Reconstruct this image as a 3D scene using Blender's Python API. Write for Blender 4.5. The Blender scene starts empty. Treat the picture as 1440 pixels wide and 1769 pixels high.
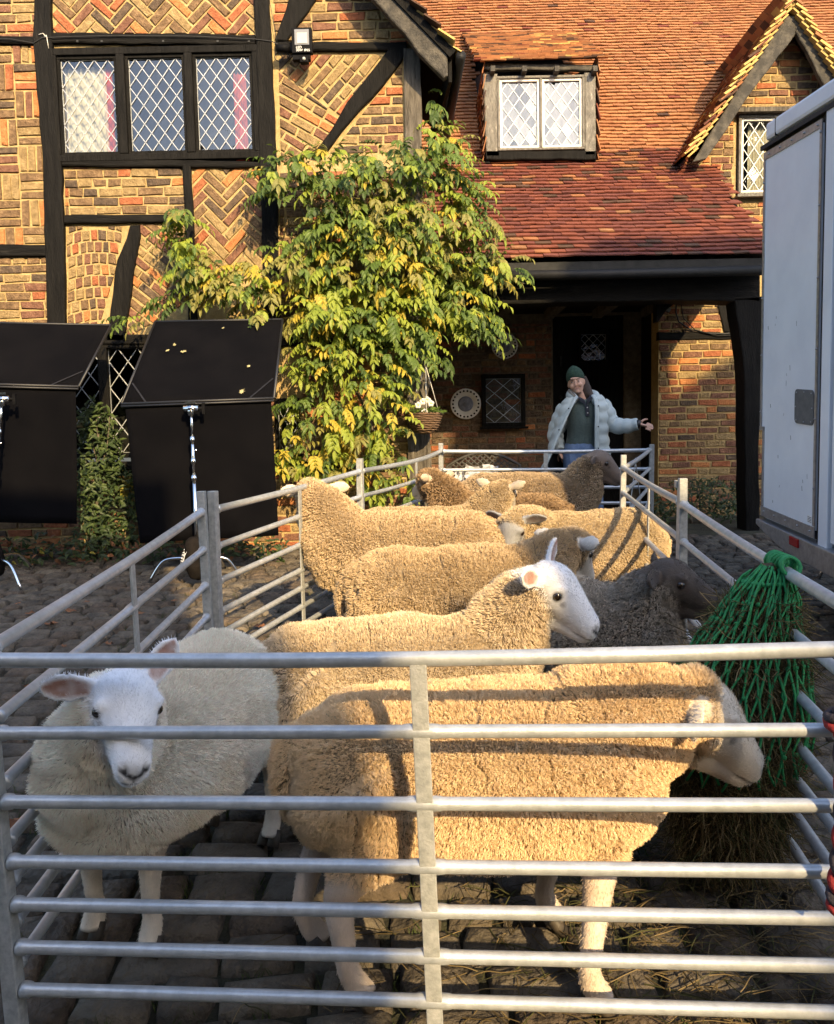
import bpy, bmesh, math, random
import numpy as np
from mathutils import Vector, Matrix, Euler, kdtree
rnd = random.Random(7)
nrs = np.random.RandomState(11)
R_ = math.radians
scene = bpy.context.scene
col = scene.collection
# ------------------------------------------------------------------ camera
CAM_H, FPX, PITCH, ROLL = 1.35, 1400.0, R_(4.66), 0.020
_f = Vector((0, math.cos(PITCH), -math.sin(PITCH))); _u = Vector((0, math.sin(PITCH), math.cos(PITCH))); _x = Vector((1, 0, 0))
C_R = _x*math.cos(ROLL) - _u*math.sin(ROLL); C_U = _u*math.cos(ROLL) + _x*math.sin(ROLL); C_F = _f
CAM = Vector((0, 0, CAM_H))
cd = bpy.data.cameras.new('camera'); cam = bpy.data.objects.new('camera', cd); col.objects.link(cam)
cd.sensor_fit = 'HORIZONTAL'; cd.sensor_width = 36.0; cd.lens = FPX/1440*36.0
cd.clip_start = 0.05; cd.clip_end = 500
mw = Matrix.Identity(4)
for i in range(3):
    mw[i][0] = C_R[i]; mw[i][1] = C_U[i]; mw[i][2] = -C_F[i]; mw[i][3] = CAM[i]
cam.matrix_world = mw
scene.camera = cam
# ------------------------------------------------------------------ light
SUN_EL, SUN_AZ = R_(28.0), R_(22.0)          # sun behind the camera, a little to the right
world = bpy.data.worlds.new('World'); scene.world = world; world.use_nodes = True
wn = world.node_tree.nodes; wl = world.node_tree.links
sky = wn.new('ShaderNodeTexSky'); sky.sky_type = 'NISHITA'; sky.sun_disc = False
sky.sun_elevation = SUN_EL; sky.sun_rotation = math.pi - SUN_AZ
sky.air_density = 1.0; sky.dust_density = 2.2; sky.ozone_density = 1.2
wl.new(sky.outputs[0], wn['Background'].inputs[0]); wn['Background'].inputs[1].default_value = 0.15
sd = bpy.data.lights.new('sun', 'SUN'); sun = bpy.data.objects.new('sun', sd); col.objects.link(sun)
sd.energy = 3.0; sd.angle = R_(0.53); sd.color = (1.0, 0.745, 0.395)
S_DIR = Vector((-math.sin(SUN_AZ)*math.cos(SUN_EL), math.cos(SUN_AZ)*math.cos(SUN_EL), -math.sin(SUN_EL)))  # travel
sun.rotation_euler = S_DIR.to_track_quat('-Z', 'Y').to_euler(); sun.location = (4, -15, 9)
vs = scene.view_settings; vs.view_transform = 'Standard'; vs.look = 'None'; vs.exposure = 1.6; vs.gamma = 1.0
vs.use_curve_mapping = False
scene.cycles.max_bounces = 6; scene.cycles.diffuse_bounces = 2; scene.cycles.glossy_bounces = 3; scene.cycles.transparent_max_bounces = 12
# ------------------------------------------------------------------ ground and picture helpers
def gz(x, y):
    t = y - 1.75
    s = 0.090*t if t < 1.5 else 0.135 + 0.058*(t-1.5) + 0.032*0.5*(1-math.exp(-(t-1.5)/0.5))
    if y > 8.2: s = 0.438 + 0.02*(y-8.2)
    if t < -3: s = -0.27
    return 0.027*max(-9.0, min(9.0, x))*max(0.0, min(1.0, 1-(y-1.75)/1.7)) + s - 0.012*max(0.0, min(1.0, (y-1.9)/1.5))*max(0.0, min(2.0, x))
def gnormal(x, y):
    e = .05
    return Vector((-(gz(x+e, y)-gz(x-e, y))/(2*e), -(gz(x, y+e)-gz(x, y-e))/(2*e), 1)).normalized()
def ray(px, py): return C_F + C_R*((px-720)/FPX) - C_U*((py-884.5)/FPX)
def at(px, py, y):                      # the point of the plane at depth y seen at photo pixel px, py
    d = ray(px, py); return CAM + d*(y/d.y)
def ong(px, py, h=0.0):
    d = ray(px, py); t = 0.8
    for _ in range(4000):
        p = CAM + d*t
        if p.z <= gz(p.x, p.y)+h: return p
        t += 0.004
    return p
def proj(p):
    d = Vector(p)-CAM; z = d.dot(C_F)
    if z < 0.05: return (-9999, -9999, z)
    return (720+FPX*d.dot(C_R)/z, 884.5-FPX*d.dot(C_U)/z, z)
# ------------------------------------------------------------------ numpy noise
_perm = nrs.permutation(4096)
def _h(ix, iy, iz, seed):
    return _perm[(_perm[(_perm[(ix+seed*131) & 4095]+iy) & 4095]+iz) & 4095]/4095.0
def vnoise(P, scale=1.0, seed=0):
    Q = np.asarray(P, float)*scale + 500.0
    I = np.floor(Q).astype(int); Fr = Q-I; Fr = Fr*Fr*(3-2*Fr)
    r = 0
    for dx in (0, 1):
        wx = Fr[:, 0] if dx else 1-Fr[:, 0]
        for dy in (0, 1):
            wy = Fr[:, 1] if dy else 1-Fr[:, 1]
            for dz in (0, 1):
                wz = Fr[:, 2] if dz else 1-Fr[:, 2]
                r = r + wx*wy*wz*_h(I[:, 0]+dx, I[:, 1]+dy, I[:, 2]+dz, seed)
    return r*2-1
# ------------------------------------------------------------------ object helpers
def tag(o, label=None, cat=None, group=None, kind=None):
    if label: o['label'] = label
    if cat: o['category'] = cat
    if group: o['group'] = group
    if kind: o['kind'] = kind
    return o
def empty(name, loc=(0, 0, 0), parent=None):
    o = bpy.data.objects.new(name, None); col.objects.link(o); o.location = loc; o.empty_display_size = .1
    if parent: o.parent = parent
    return o
def link(name, me, mats=None, parent=None, smooth=False):
    if mats is not None:
        for m in (mats if isinstance(mats, (list, tuple)) else [mats]): me.materials.append(M[m] if isinstance(m, str) else m)
    if smooth and len(me.polygons): me.polygons.foreach_set('use_smooth', [True]*len(me.polygons))
    o = bpy.data.objects.new(name, me); col.objects.link(o)
    if parent: o.parent = parent
    return o
class MB:
    def __init__(s): s.v = []; s.f = []; s.m = []; s.mi = 0
    def add(s, vs, fs, mi=None):
        b = len(s.v); s.v += [tuple(v) for v in vs]; s.f += [tuple(i+b for i in f) for f in fs]; s.m += [s.mi if mi is None else mi]*len(fs); return s
    def box(s, c, sz, rot=None, taper=0.0):
        c = Vector(c); vs = []
        for z in (-1, 1):
            k = 1-taper if z > 0 else 1
            for y in (-1, 1):
                for x in (-1, 1):
                    p = Vector((x*sz[0]/2*k, y*sz[1]/2*k, z*sz[2]/2))
                    if rot is not None: p = rot @ p
                    vs.append(c+p)
        return s.add(vs, [(0, 2, 3, 1), (4, 5, 7, 6), (0, 1, 5, 4), (2, 6, 7, 3), (0, 4, 6, 2), (1, 3, 7, 5)])
    def bar(s, p0, p1, w, h, up=(0, 0, 1)):
        p0 = Vector(p0); p1 = Vector(p1); d = (p1-p0); L = d.length; d.normalize(); up = Vector(up)
        a = d.cross(up)
        if a.length < 1e-4: a = d.cross(Vector((0, 1, 0)))
        a.normalize(); b = a.cross(d)
        R = Matrix((d, a, b)).transposed()
        return s.box((p0+p1)/2, (L, w, h), R)
    def tube(s, pts, rad, n=8, cap=True, closed=False):
        pts = [Vector(p) for p in pts]; k = len(pts)
        rad = rad if isinstance(rad, (list, tuple)) else [rad]*k
        vs = []; prev = None
        for i, p in enumerate(pts):
            d = (pts[min(i+1, k-1)]-pts[max(i-1, 0)]) if not closed else (pts[(i+1) % k]-pts[i-1])
            if d.length < 1e-9: d = Vector((0, 0, 1))
            d.normalize()
            if prev is None:
                a = d.cross(Vector((0, 0, 1)))
                if a.length < .05: a = d.cross(Vector((1, 0, 0)))
            else: a = prev - d*prev.dot(d)
            a.normalize(); prev = a; b = d.cross(a)
            r = rad[i]; ra, rb = (r if isinstance(r, (list, tuple)) else (r, r))
            for j in range(n):
                t = 2*math.pi*j/n; vs.append(p + a*(ra*math.cos(t)) + b*(rb*math.sin(t)))
        fs = []
        for i in range(k if closed else k-1):
            i2 = (i+1) % k
            for j in range(n): fs.append((i*n+j, i*n+(j+1) % n, i2*n+(j+1) % n, i2*n+j))
        if cap and not closed: fs += [tuple(range(n-1, -1, -1)), tuple((k-1)*n+j for j in range(n))]
        return s.add(vs, fs)
    def sphere(s, c, r, nu=12, nv=8, rot=None):
        c = Vector(c); r = r if isinstance(r, (list, tuple)) else (r, r, r); vs = []
        def P(x, y, z):
            p = Vector((x*r[0], y*r[1], z*r[2])); return c + (rot @ p if rot is not None else p)
        for i in range(1, nv):
            a = math.pi*i/nv
            for j in range(nu):
                t = 2*math.pi*j/nu; vs.append(P(math.sin(a)*math.cos(t), math.sin(a)*math.sin(t), math.cos(a)))
        vs += [P(0, 0, 1), P(0, 0, -1)]; N = len(vs); fs = []
        for i in range(nv-2):
            for j in range(nu): fs.append((i*nu+j, (i+1)*nu+j, (i+1)*nu+(j+1) % nu, i*nu+(j+1) % nu))
        for j in range(nu):
            fs.append((N-2, j, (j+1) % nu)); fs.append((N-1, (nv-2)*nu+(j+1) % nu, (nv-2)*nu+j))
        return s.add(vs, fs)
    def lathe(s, c, prof, n=16, axis=(0, 0, 1)):
        ax = Vector(axis).normalized(); q = Vector((0, 0, 1)).rotation_difference(ax); c = Vector(c); vs = []
        for r, h in prof:
            for j in range(n):
                t = 2*math.pi*j/n; vs.append(c + q @ Vector((r*math.cos(t), r*math.sin(t), h)))
        k = len(prof); fs = [(i*n+j, i*n+(j+1) % n, (i+1)*n+(j+1) % n, (i+1)*n+j) for i in range(k-1) for j in range(n)]
        fs += [tuple(range(n-1, -1, -1)), tuple((k-1)*n+j for j in range(n))]
        return s.add(vs, fs)
    def prism(s, poly, off):                 # closed polygon of 3D points pushed along off
        a = [Vector(p) for p in poly]; off = Vector(off); b = [p+off for p in a]; n = len(a)
        nrm = Vector((0, 0, 0))
        for i in range(n): nrm += a[i].cross(a[(i+1) % n])
        fs = [tuple(range(n)), tuple(range(2*n-1, n-1, -1))] + [(i, i+n, (i+1) % n+n, (i+1) % n) for i in range(n)]
        if nrm.dot(off) > 0: fs = [tuple(reversed(f)) for f in fs]
        return s.add(a+b, fs)
    def mesh(s, name):
        me = bpy.data.meshes.new(name); me.from_pydata(s.v, [], s.f)
        if any(s.m): me.polygons.foreach_set('material_index', s.m)
        me.update(); return me
    def build(s, name, mat, parent=None, smooth=False, bevel=0.0):
        o = link(name, s.mesh(name), mat, parent, smooth)
        if bevel:
            b = o.modifiers.new('b', 'BEVEL'); b.width = bevel; b.segments = 2; b.limit_method = 'ANGLE'
        if smooth == 'auto': pass
        return o
def copy_tree(o, parent=None):
    c = o.copy(); col.objects.link(c); c.parent = parent
    for ch in o.children: copy_tree(ch, c)
    return c
# ------------------------------------------------------------------ materials
M = {}
def nm(name):
    m = bpy.data.materials.new(name); m.use_nodes = True; M[name] = m
    nt = m.node_tree; b = nt.nodes['Principled BSDF']; return m, nt, b
def setc(s, c): s.default_value = (c[0], c[1], c[2], 1)
def mat(name, c1, c2=None, scale=8.0, rough=0.7, bump=0.0, bscale=None, metal=0.0, detail=6.0, stretch=None, c3=None, spec=0.5, sheen=0.0, lo=.35, hi=.65, world_co=False, trans=0.0, bdist=.01):
    m, nt, b = nm(name); L = nt.links
    b.inputs['Roughness'].default_value = rough; b.inputs['Metallic'].default_value = metal
    b.inputs['Specular IOR Level'].default_value = spec
    if sheen: b.inputs['Sheen Weight'].default_value = sheen
    tc = nt.nodes.new('ShaderNodeNewGeometry' if world_co else 'ShaderNodeTexCoord')
    vec = tc.outputs['Position' if world_co else 'Object']
    if stretch:
        mp = nt.nodes.new('ShaderNodeMapping'); mp.inputs['Scale'].default_value = stretch; L.new(vec, mp.inputs[0]); vec = mp.outputs[0]
    if c2 is None: setc(b.inputs['Base Color'], c1)
    else:
        n = nt.nodes.new('ShaderNodeTexNoise'); n.inputs['Scale'].default_value = scale; n.inputs['Detail'].default_value = detail; n.inputs['Roughness'].default_value = .62; L.new(vec, n.inputs['Vector'])
        r = nt.nodes.new('ShaderNodeValToRGB'); e = r.color_ramp.elements; e[0].position = lo; e[1].position = hi
        e[0].color = (*c1, 1); e[1].color = (*c2, 1)
        if c3: k = e.new(hi+(1-hi)*.45); k.color = (*c3, 1)
        L.new(n.outputs[0], r.inputs[0]); L.new(r.outputs[0], b.inputs['Base Color'])
    if bump:
        n2 = nt.nodes.new('ShaderNodeTexNoise'); n2.inputs['Scale'].default_value = bscale or scale*3; n2.inputs['Detail'].default_value = 8; L.new(vec, n2.inputs['Vector'])
        bp = nt.nodes.new('ShaderNodeBump'); bp.inputs['Strength'].default_value = bump; bp.inputs['Distance'].default_value = bdist
        L.new(n2.outputs[0], bp.inputs['Height']); L.new(bp.outputs[0], b.inputs['Normal'])
    if trans:
        tr = nt.nodes.new('ShaderNodeBsdfTranslucent'); mx = nt.nodes.new('ShaderNodeMixShader'); mx.inputs[0].default_value = trans
        src = b.inputs['Base Color'].links[0].from_socket if b.inputs['Base Color'].links else None
        if src: L.new(src, tr.inputs[0])
        else: setc(tr.inputs[0], c1)
        L.new(b.outputs[0], mx.inputs[1]); L.new(tr.outputs[0], mx.inputs[2]); L.new(mx.outputs[0], nt.nodes['Material Output'].inputs[0])
    return m
# ------------------------------------------------------------------ sheep
def attr_mat(name, rough, sheen=0.0, bump=0.0, bscale=200, nz=.12):
    m, nt, b = nm(name); L = nt.links
    a = nt.nodes.new('ShaderNodeAttribute'); a.attribute_name = 'tint'
    tc = nt.nodes.new('ShaderNodeTexCoord'); n = nt.nodes.new('ShaderNodeTexNoise'); n.inputs['Scale'].default_value = 60; n.inputs['Detail'].default_value = 5
    L.new(tc.outputs['Object'], n.inputs['Vector'])
    mr = nt.nodes.new('ShaderNodeMapRange'); mr.inputs[3].default_value = 1-nz; mr.inputs[4].default_value = 1+nz; L.new(n.outputs[0], mr.inputs[0])
    mx = nt.nodes.new('ShaderNodeMix'); mx.data_type = 'RGBA'; mx.blend_type = 'MULTIPLY'; mx.inputs[0].default_value = 1
    L.new(a.outputs['Color'], mx.inputs[6]); L.new(mr.outputs[0], mx.inputs[7]); L.new(mx.outputs[2], b.inputs['Base Color'])
    b.inputs['Roughness'].default_value = rough; b.inputs['Specular IOR Level'].default_value = .25; b.inputs['Sheen Weight'].default_value = sheen
    if bump:
        n2 = nt.nodes.new('ShaderNodeTexNoise'); n2.inputs['Scale'].default_value = bscale; n2.inputs['Detail'].default_value = 4; L.new(tc.outputs['Object'], n2.inputs['Vector'])
        bp = nt.nodes.new('ShaderNodeBump'); bp.inputs['Strength'].default_value = bump; bp.inputs['Distance'].default_value = .004
        L.new(n2.outputs[0], bp.inputs['Height']); L.new(bp.outputs[0], b.inputs['Normal'])
    return m
attr_mat('sheep_skin', .75, .1, .35, 170)
attr_mat('sheep_fleece', .85, .0, 0, nz=.1)
M['sheep_fleece'].node_tree.nodes['Principled BSDF'].inputs['Specular IOR Level'].default_value = .12
mat('eye', (.015, .008, .004), rough=.08, spec=.8)
mat('ear_tag', (.75, .72, .6), rough=.4)
def catmull(P, n):
    P = [np.array(p, float) for p in P]; P = [2*P[0]-P[1]]+P+[2*P[-1]-P[-2]]; out = []
    for i in range(1, len(P)-2):
        for k in range(n):
            t = k/n; a, b, c, d = P[i-1:i+3]
            out.append(.5*((2*b)+(c-a)*t+(2*a-5*b+4*c-d)*t*t+(3*b-a-3*c+d)*t**3))
    out.append(P[-2]); return out
def voxel_union(mb, vox, smooth_it=3, name='body'):
    me = mb.mesh(name+'_src'); o = bpy.data.objects.new(name+'_src', me); col.objects.link(o)
    r = o.modifiers.new('r', 'REMESH'); r.mode = 'VOXEL'; r.voxel_size = vox
    if smooth_it:
        sm = o.modifiers.new('s', 'SMOOTH'); sm.factor = .5; sm.iterations = smooth_it
    dg = bpy.context.evaluated_depsgraph_get(); dg.update()
    out = bpy.data.meshes.new_from_object(o.evaluated_get(dg)); out.name = name
    bpy.data.objects.remove(o); bpy.data.meshes.remove(me); out.materials.clear()
    return out
def mesh_np(me):
    n = len(me.vertices); V = np.empty(n*3); me.vertices.foreach_get('co', V); N = np.empty(n*3); me.vertices.foreach_get('normal', N)
    return V.reshape(-1, 3), N.reshape(-1, 3)
def make_sheep(loc, yaw, label, scale=1.0, neck=(.50, 0, .86), head_dir=(1, 0, -.25), head_roll=0.0, vox=.008, strands=60000, hair=.022,
               wool=(.62, .50, .36), wool2=(.50, .39, .27), face=(.80, .78, .76), leg=(.62, .52, .42), legs=None, ear_up=.25, fat=1.0, length=1.0,
               seed=1, cracks=.5, nose=(.02, .018, .018), dark_eye=True, curly=0.35, tagged=False, ear_in=(.36, .19, .14), wool_face=0.0, ears=(1, 1), neckr=1.0, open_mouth=False, base=None, back=1.0, clump=.34, lock=5, fuzz=9000, hsize=1.0, under=.62):
    rs = np.random.RandomState(seed)
    mb = MB(); sph = []                                         # sph: centre, radius, tag for colouring
    def loft(path, rad, tagname, n=14, seg=5):
        pp = catmull([list(p)+list(r if isinstance(r, (tuple, list)) else (r, r)) for p, r in zip(path, rad)], seg)
        mb.tube([p[:3] for p in pp], [(max(p[3], .002), max(p[4], .002)) for p in pp], n)
        for p in pp: sph.append((p[0], p[1], p[2], min(p[3], p[4]), tagname))
    L = length
    # torso along x; radii are (lateral, vertical)
    tor = [(-.56*L, 0, .50), (-.54*L, 0, .50), (-.50*L, 0, .49), (-.42*L, 0, .475), (-.22*L, 0, .455), (.02*L, 0, .445), (.22*L, 0, .455), (.36*L, 0, .475), (.46*L, 0, .50), (.50*L, 0, .50)]
    rr = [(.04, .05), (.105, .11), (.155, .155), (.195, .19), (.222, .208), (.232, .218), (.212, .208), (.175, .185), (.11, .125), (.04, .05)]
    loft(tor, [(a*fat, b*fat*back) for a, b in rr], 'wool', 24, 4)
    nb = Vector(neck); hd = Vector(head_dir).normalized()
    sh = Vector((.34*L, 0, .52))
    mid = (sh+nb)/2 + Vector((0, 0, .015))
    loft([sh-Vector((.12, 0, .06)), sh, mid, nb, nb+hd*.025], [(.17, .17), (.155*neckr, .175*neckr), (.115*neckr, .135*neckr), (.085*neckr, .10*neckr), (.06, .07)], 'wool', 18, 5)
    # head: frame hd forward, hs side, hu up
    up0 = Vector((0, 0, 1)); hs = up0.cross(hd).normalized(); hu = hd.cross(hs)
    if head_roll:
        q = Matrix.Rotation(head_roll, 3, hd); hs = q @ hs; hu = q @ hu
    HL, HW = .88*hsize, 1.10*hsize
    def H(f, s, u): return nb + hd*(f*HL) + hs*(s*HW) + hu*(u*HW)
    # cross-section lofts built by hand so that their axes follow hs/hu
    def hloft(secs, tagname, n=14):
        secs = catmull(secs, 5); vs = []; fs = []
        for f, u, ra, rb in secs:
            for j in range(n):
                t = 2*math.pi*j/n; ca, sa = math.cos(t), math.sin(t)
                vs.append(H(f, ra*ca, u+rb*sa))
            p = H(f, 0, u); sph.append((p.x, p.y, p.z, min(ra, rb), tagname))
        k = len(secs)
        for i in range(k-1):
            for j in range(n): fs.append((i*n+j, (i+1)*n+j, (i+1)*n+(j+1) % n, i*n+(j+1) % n))
        fs += [tuple(range(n)), tuple((k-1)*n+j for j in range(n-1, -1, -1))]
        mb.add(vs, fs)
    hloft([(-.045, .035, .02, .02), (-.03, .035, .058, .06), (.02, .038, .075, .072), (.06, .036, .076, .074), (.10, .026, .068, .072), (.145, .008, .055, .062), (.19, -.012, .045, .052), (.225, -.026, .041, .044), (.25, -.034, .034, .036), (.263, -.038, .018, .02)], 'face', 18)
    hloft([(.02, -.03, .045, .04), (.08, -.045, .042, .042), (.14, -.055, .034, .03), (.19, -.062, .027, .024), (.225, -.066, .024, .02), (.243, -.066, .012, .012)], 'face', 14)   # lower jaw
    for s in (-1, 1):                                       # brow over each eye, cheek
        p = H(.085, s*.055, .058); mb.sphere(p, (.028, .022, .02), 10, 7); sph.append((*p, .015, 'face'))
        p = H(.23, s*.022, -.018); mb.sphere(p, .019, 9, 6); sph.append((*p, .012, 'face'))
    # ears
    earf = []
    for si, s in enumerate((-1, 1)):
        if not ears[si]: continue
        eu = ear_up if not isinstance(ear_up, (tuple, list)) else ear_up[si]
        b0 = H(.0, s*.056, .058); ed = (hs*s*math.cos(eu) + hu*math.sin(eu) - hd*.22).normalized()
        en = (hd*.8 + hu*.15 - hs*s*.1); en = (en - ed*en.dot(ed)).normalized(); ew = ed.cross(en)
        prof = [(0, .018, .015), (.03, .029, .012), (.06, .038, .0095), (.09, .036, .009), (.115, .023, .008), (.132, .005, .004)]
        earf.append((np.array(b0), np.array(ed), np.array(ew), np.array(en)))
        prof = catmull(prof, 4); vs = []; fs = []; n = 12
        for d_, w_, t_ in prof:
            for j in range(n):
                t = 2*math.pi*j/n; cw, ct = math.cos(t), math.sin(t)
                cup = .35*w_*(cw*cw)                        # cupped towards the front
                vs.append(b0 + ed*d_ + ew*(w_*cw) + en*(t_*ct + cup - .3*w_))
            p = b0+ed*d_; sph.append((*p, .012, 'ear'))
        k = len(prof)
        for i in range(k-1):
            for j in range(n): fs.append((i*n+j, i*n+(j+1) % n, (i+1)*n+(j+1) % n, (i+1)*n+j))
        fs += [tuple(range(n-1, -1, -1)), tuple((k-1)*n+j for j in range(n))]
        mb.add(vs, fs)
    # legs: default stance, (foot x, foot y) offsets
    lg = {'fl': (.30, .11), 'fr': (.28, -.11), 'hl': (-.36, .12), 'hr': (-.40, -.12)}
    if legs: lg.update(legs)
    hooves = []
    for k, (fx, fy) in lg.items():
        fx *= L; s = 1 if fy >= 0 else -1
        if k[0] == 'f':
            x0 = .28*L
            path = [(x0, .10*s, .47), (x0+.01, .115*s, .38), ((x0+fx)/2+.012, (.11*s+fy)/2, .255), (fx+.004, fy, .13), (fx+.005, fy, .075), (fx+.03, fy, .022)]
            rad = [(.10, .10), (.064, .068), (.034, .037), (.0235, .024), (.027, .028), (.030, .034)]
        else:
            x0 = -.36*L
            path = [(x0, .10*s, .50), (x0+.05, .135*s, .40), ((x0+fx)/2-.035, (.13*s+fy)/2, .27), (fx-.01, fy, .14), (fx+.0, fy, .075), (fx+.03, fy, .022)]
            rad = [(.13, .14), (.088, .10), (.042, .045), (.025, .027), (.027, .028), (.030, .034)]
        loft(path, rad, 'leg', 12, 5)
        hooves.append((fx, fy))
    if not ears[0] and not ears[1]: pass
    # tail
    loft([(-.53*L, 0, .56), (-.575*L, 0, .48), (-.57*L, 0, .36)], [(.05, .05), (.042, .042), (.02, .02)], 'wool', 10, 4)
    me = voxel_union(mb, vox, 4, 'body')
    V, N = mesh_np(me)
    S = np.array([s[:4] for s in sph]); T = np.array([s[4] for s in sph])
    best = np.full(len(V), 1e9); lab = np.empty(len(V), dtype=object); Sd = {}
    for tname in ('wool', 'face', 'ear', 'leg'):
        ss = S[T == tname]
        if not len(ss): Sd[tname] = np.full(len(V), 9.0); continue
        D = np.full(len(V), 1e9)
        for q in ss: D = np.minimum(D, np.linalg.norm(V-q[:3], axis=1)-q[3]*.9)
        Sd[tname] = D
    # woolliness: full on the torso and neck, none on the face, ears and lower legs
    nbv = np.array(nb); fcoord = (V-nbv)@np.array(hd)/HL
    headness = np.clip((np.minimum(Sd['wool'], .4)-np.minimum(Sd['face'], Sd['ear'])+.012)/.03, 0, 1)
    earness = (Sd['ear'] < np.minimum(Sd['face'], Sd['wool'])+.004)
    if wool_face: headness = headness*np.clip((fcoord-wool_face)/.03, 0, 1)*1.0
    headness = np.where(earness, 1, headness)
    legz = .33 + .02*vnoise(V, 20, seed)
    legness = np.clip((legz-V[:, 2])/.05, 0, 1)*(Sd['wool'] > .012)
    legness = np.where(V[:, 2] < .2, 1, legness)*(headness < .5)
    W = np.clip(1-np.maximum(headness, legness), 0, 1)
    # fleece relief
    d = (.012*vnoise(V, 7, seed)+.006*vnoise(V, 18, seed+1)+.0045*vnoise(V, 42, seed+2))
    def part(P):
        warp = .030*vnoise(P, 7, seed+7)+.013*vnoise(P, 24, seed+8); uu = (P[:, 0]+warp+.012*np.sin(P[:, 0]*37+seed))*17; dist = np.abs(uu-np.floor(uu)-.5)*2
        pres = np.clip((vnoise(np.c_[np.floor(uu), P[:, 2]*5, P[:, 1]*2], 1.0, seed+12)-(.35-.75*cracks))/.25, 0, 1)
        return np.clip(1-dist/.13, 0, 1)*pres*np.clip((P[:, 2]-.27)/.05, 0, 1)*(cracks > 0)
    V2 = V+N*(W*(d-.013*part(V)))[:, None]
    # colours
    wn_ = np.clip(.55+.7*vnoise(V, 4, seed+3)+.15*vnoise(V, 16, seed+9), 0, 1)[:, None]
    cw = np.array(wool)*wn_+np.array(wool2)*(1-wn_)
    cf = np.tile(np.array(face), (len(V), 1))*(1+.05*vnoise(V, 40, seed+4))[:, None]
    # muzzle: dark nose leather and mouth line, grey lips
    s_ = (V-nbv)@np.array(hs)/HW; u_ = (V-nbv)@np.array(hu)/HW
    sa_ = np.abs(s_); front = np.clip((fcoord-.226+.2*np.clip(sa_-.02, 0, 1))/.012, 0, 1)
    vee = np.clip(1.35-np.abs(u_-(-.040+.55*sa_))/(.0075+.10*np.clip(.03-sa_, 0, 1)), 0, 1)*np.clip((.036-sa_)/.006, 0, 1)
    phil = np.clip(1.2-sa_/.0035, 0, 1)*(u_ < -.035)*(u_ > -.060)
    nose_m = front*np.maximum(np.maximum(vee, phil*.8), .45*np.clip(1-((s_/.036)**2+((u_+.030)/.026)**2), 0, 1))
    nose_v = np.clip((fcoord-.228)/.01, 0, 1)*np.clip(1-np.abs(np.abs(s_)-.020)/.011, 0, 1)*np.clip(1-np.abs(u_+.022)/.017, 0, 1)
    mouth = np.clip((fcoord-.175)/.02, 0, 1)*np.clip(1-np.abs(u_+.0585-.06*np.clip(.24-fcoord, 0, 1))/.0055, 0, 1)*.75
    dk = np.clip(np.maximum(np.maximum(nose_m, nose_v), mouth), 0, 1)[:, None]
    cf = cf*(1-dk)+np.array(nose)*dk
    if dark_eye:
        for s in (-1, 1):
            e = np.array(H(.09, s*.066, .040)); dd = np.linalg.norm((V-e)*np.array([1, 1, 1]), axis=1)
            k = np.clip(1-(dd-.013)/.008, 0, 1)[:, None]*.85
            e2 = np.array(H(.118, s*.060, .022)); k2 = np.clip(1-(np.linalg.norm(V-e2, axis=1)-.006)/.008, 0, 1)[:, None]*.6
            k = np.maximum(k, k2); cf = cf*(1-k)+np.array((.05, .035, .03))*k
    # ear inside
    ein = np.zeros(len(V))
    for eb, ed_, ew_, en_ in earf:
        q = V-eb; dd = q@ed_; la = np.abs(q@ew_); wd = np.interp(dd, [0, .03, .06, .09, .115, .132], [.012, .020, .027, .025, .014, .001])
        ein = np.maximum(ein, np.clip((wd-la)/.008, 0, 1)*np.clip((N@en_-.1)/.3, 0, 1)*np.clip((dd-.012)/.015, 0, 1)*np.clip((.14-dd)/.02, 0, 1)*(Sd['ear'] < .03))
    ein = ein*np.clip(.85+.35*vnoise(V, 60, seed+21), 0, 1)
    cf = cf*(1-ein[:, None])+np.array(ear_in)*ein[:, None]
    cl = np.tile(np.array(leg), (len(V), 1))*(1+.12*vnoise(V, 30, seed+5))[:, None]
    hk = np.clip((.045-V[:, 2])/.012, 0, 1)[:, None]; cl = cl*(1-hk)+np.array((.05, .04, .032))*hk
    knee = (np.clip(1-np.abs(V[:, 2]-.26)/.035, 0, 1)*.35)[:, None]; cl = cl*(1-knee)+np.array((.42, .26, .15))*knee
    C_ = cw*W[:, None]+(1-W)[:, None]*np.where((headness > legness)[:, None], cf, cl)
    C_ = np.clip(C_, .005, .95); Cs = C_*(1-under*W[:, None])                     # colour under the fleece darkened to paint shade into its partings
    V2 = V2-N*(nose_v*.006+mouth*.003)[:, None]
    me.vertices.foreach_set('co', V2.ravel())
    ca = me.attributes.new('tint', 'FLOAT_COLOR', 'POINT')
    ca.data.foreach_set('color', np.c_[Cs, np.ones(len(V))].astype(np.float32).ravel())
    me.update()
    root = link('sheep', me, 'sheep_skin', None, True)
    al = Vector((0, 0, 1)).rotation_difference(gnormal(*loc[:2]))
    root.rotation_mode = 'QUATERNION'
    root.rotation_quaternion = al @ Euler((0, 0, yaw)).to_quaternion()
    root.location = (loc[0], loc[1], gz(*loc[:2])-.002); root.scale = (scale,)*3
    tag(root, label, 'sheep', 'sheep in the pen')
    # eyes
    for s in (-1, 1):
        m = MB(); m.sphere(H(.088, s*.0645, .040), .0158*hsize, 12, 8); m.build('eye', 'eye', root, True)
    for fx, fy in hooves:
        m = MB()
        for q in (-1, 1):
            m.tube([(fx+.012, fy+.017*q, .045), (fx+.030, fy+.018*q, .02), (fx+.045, fy+.017*q, .002)], [(.018, .017), (.022, .017), (.022, .015)], 8)
        m.build('hoof', 'hoof', root, True)
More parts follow.
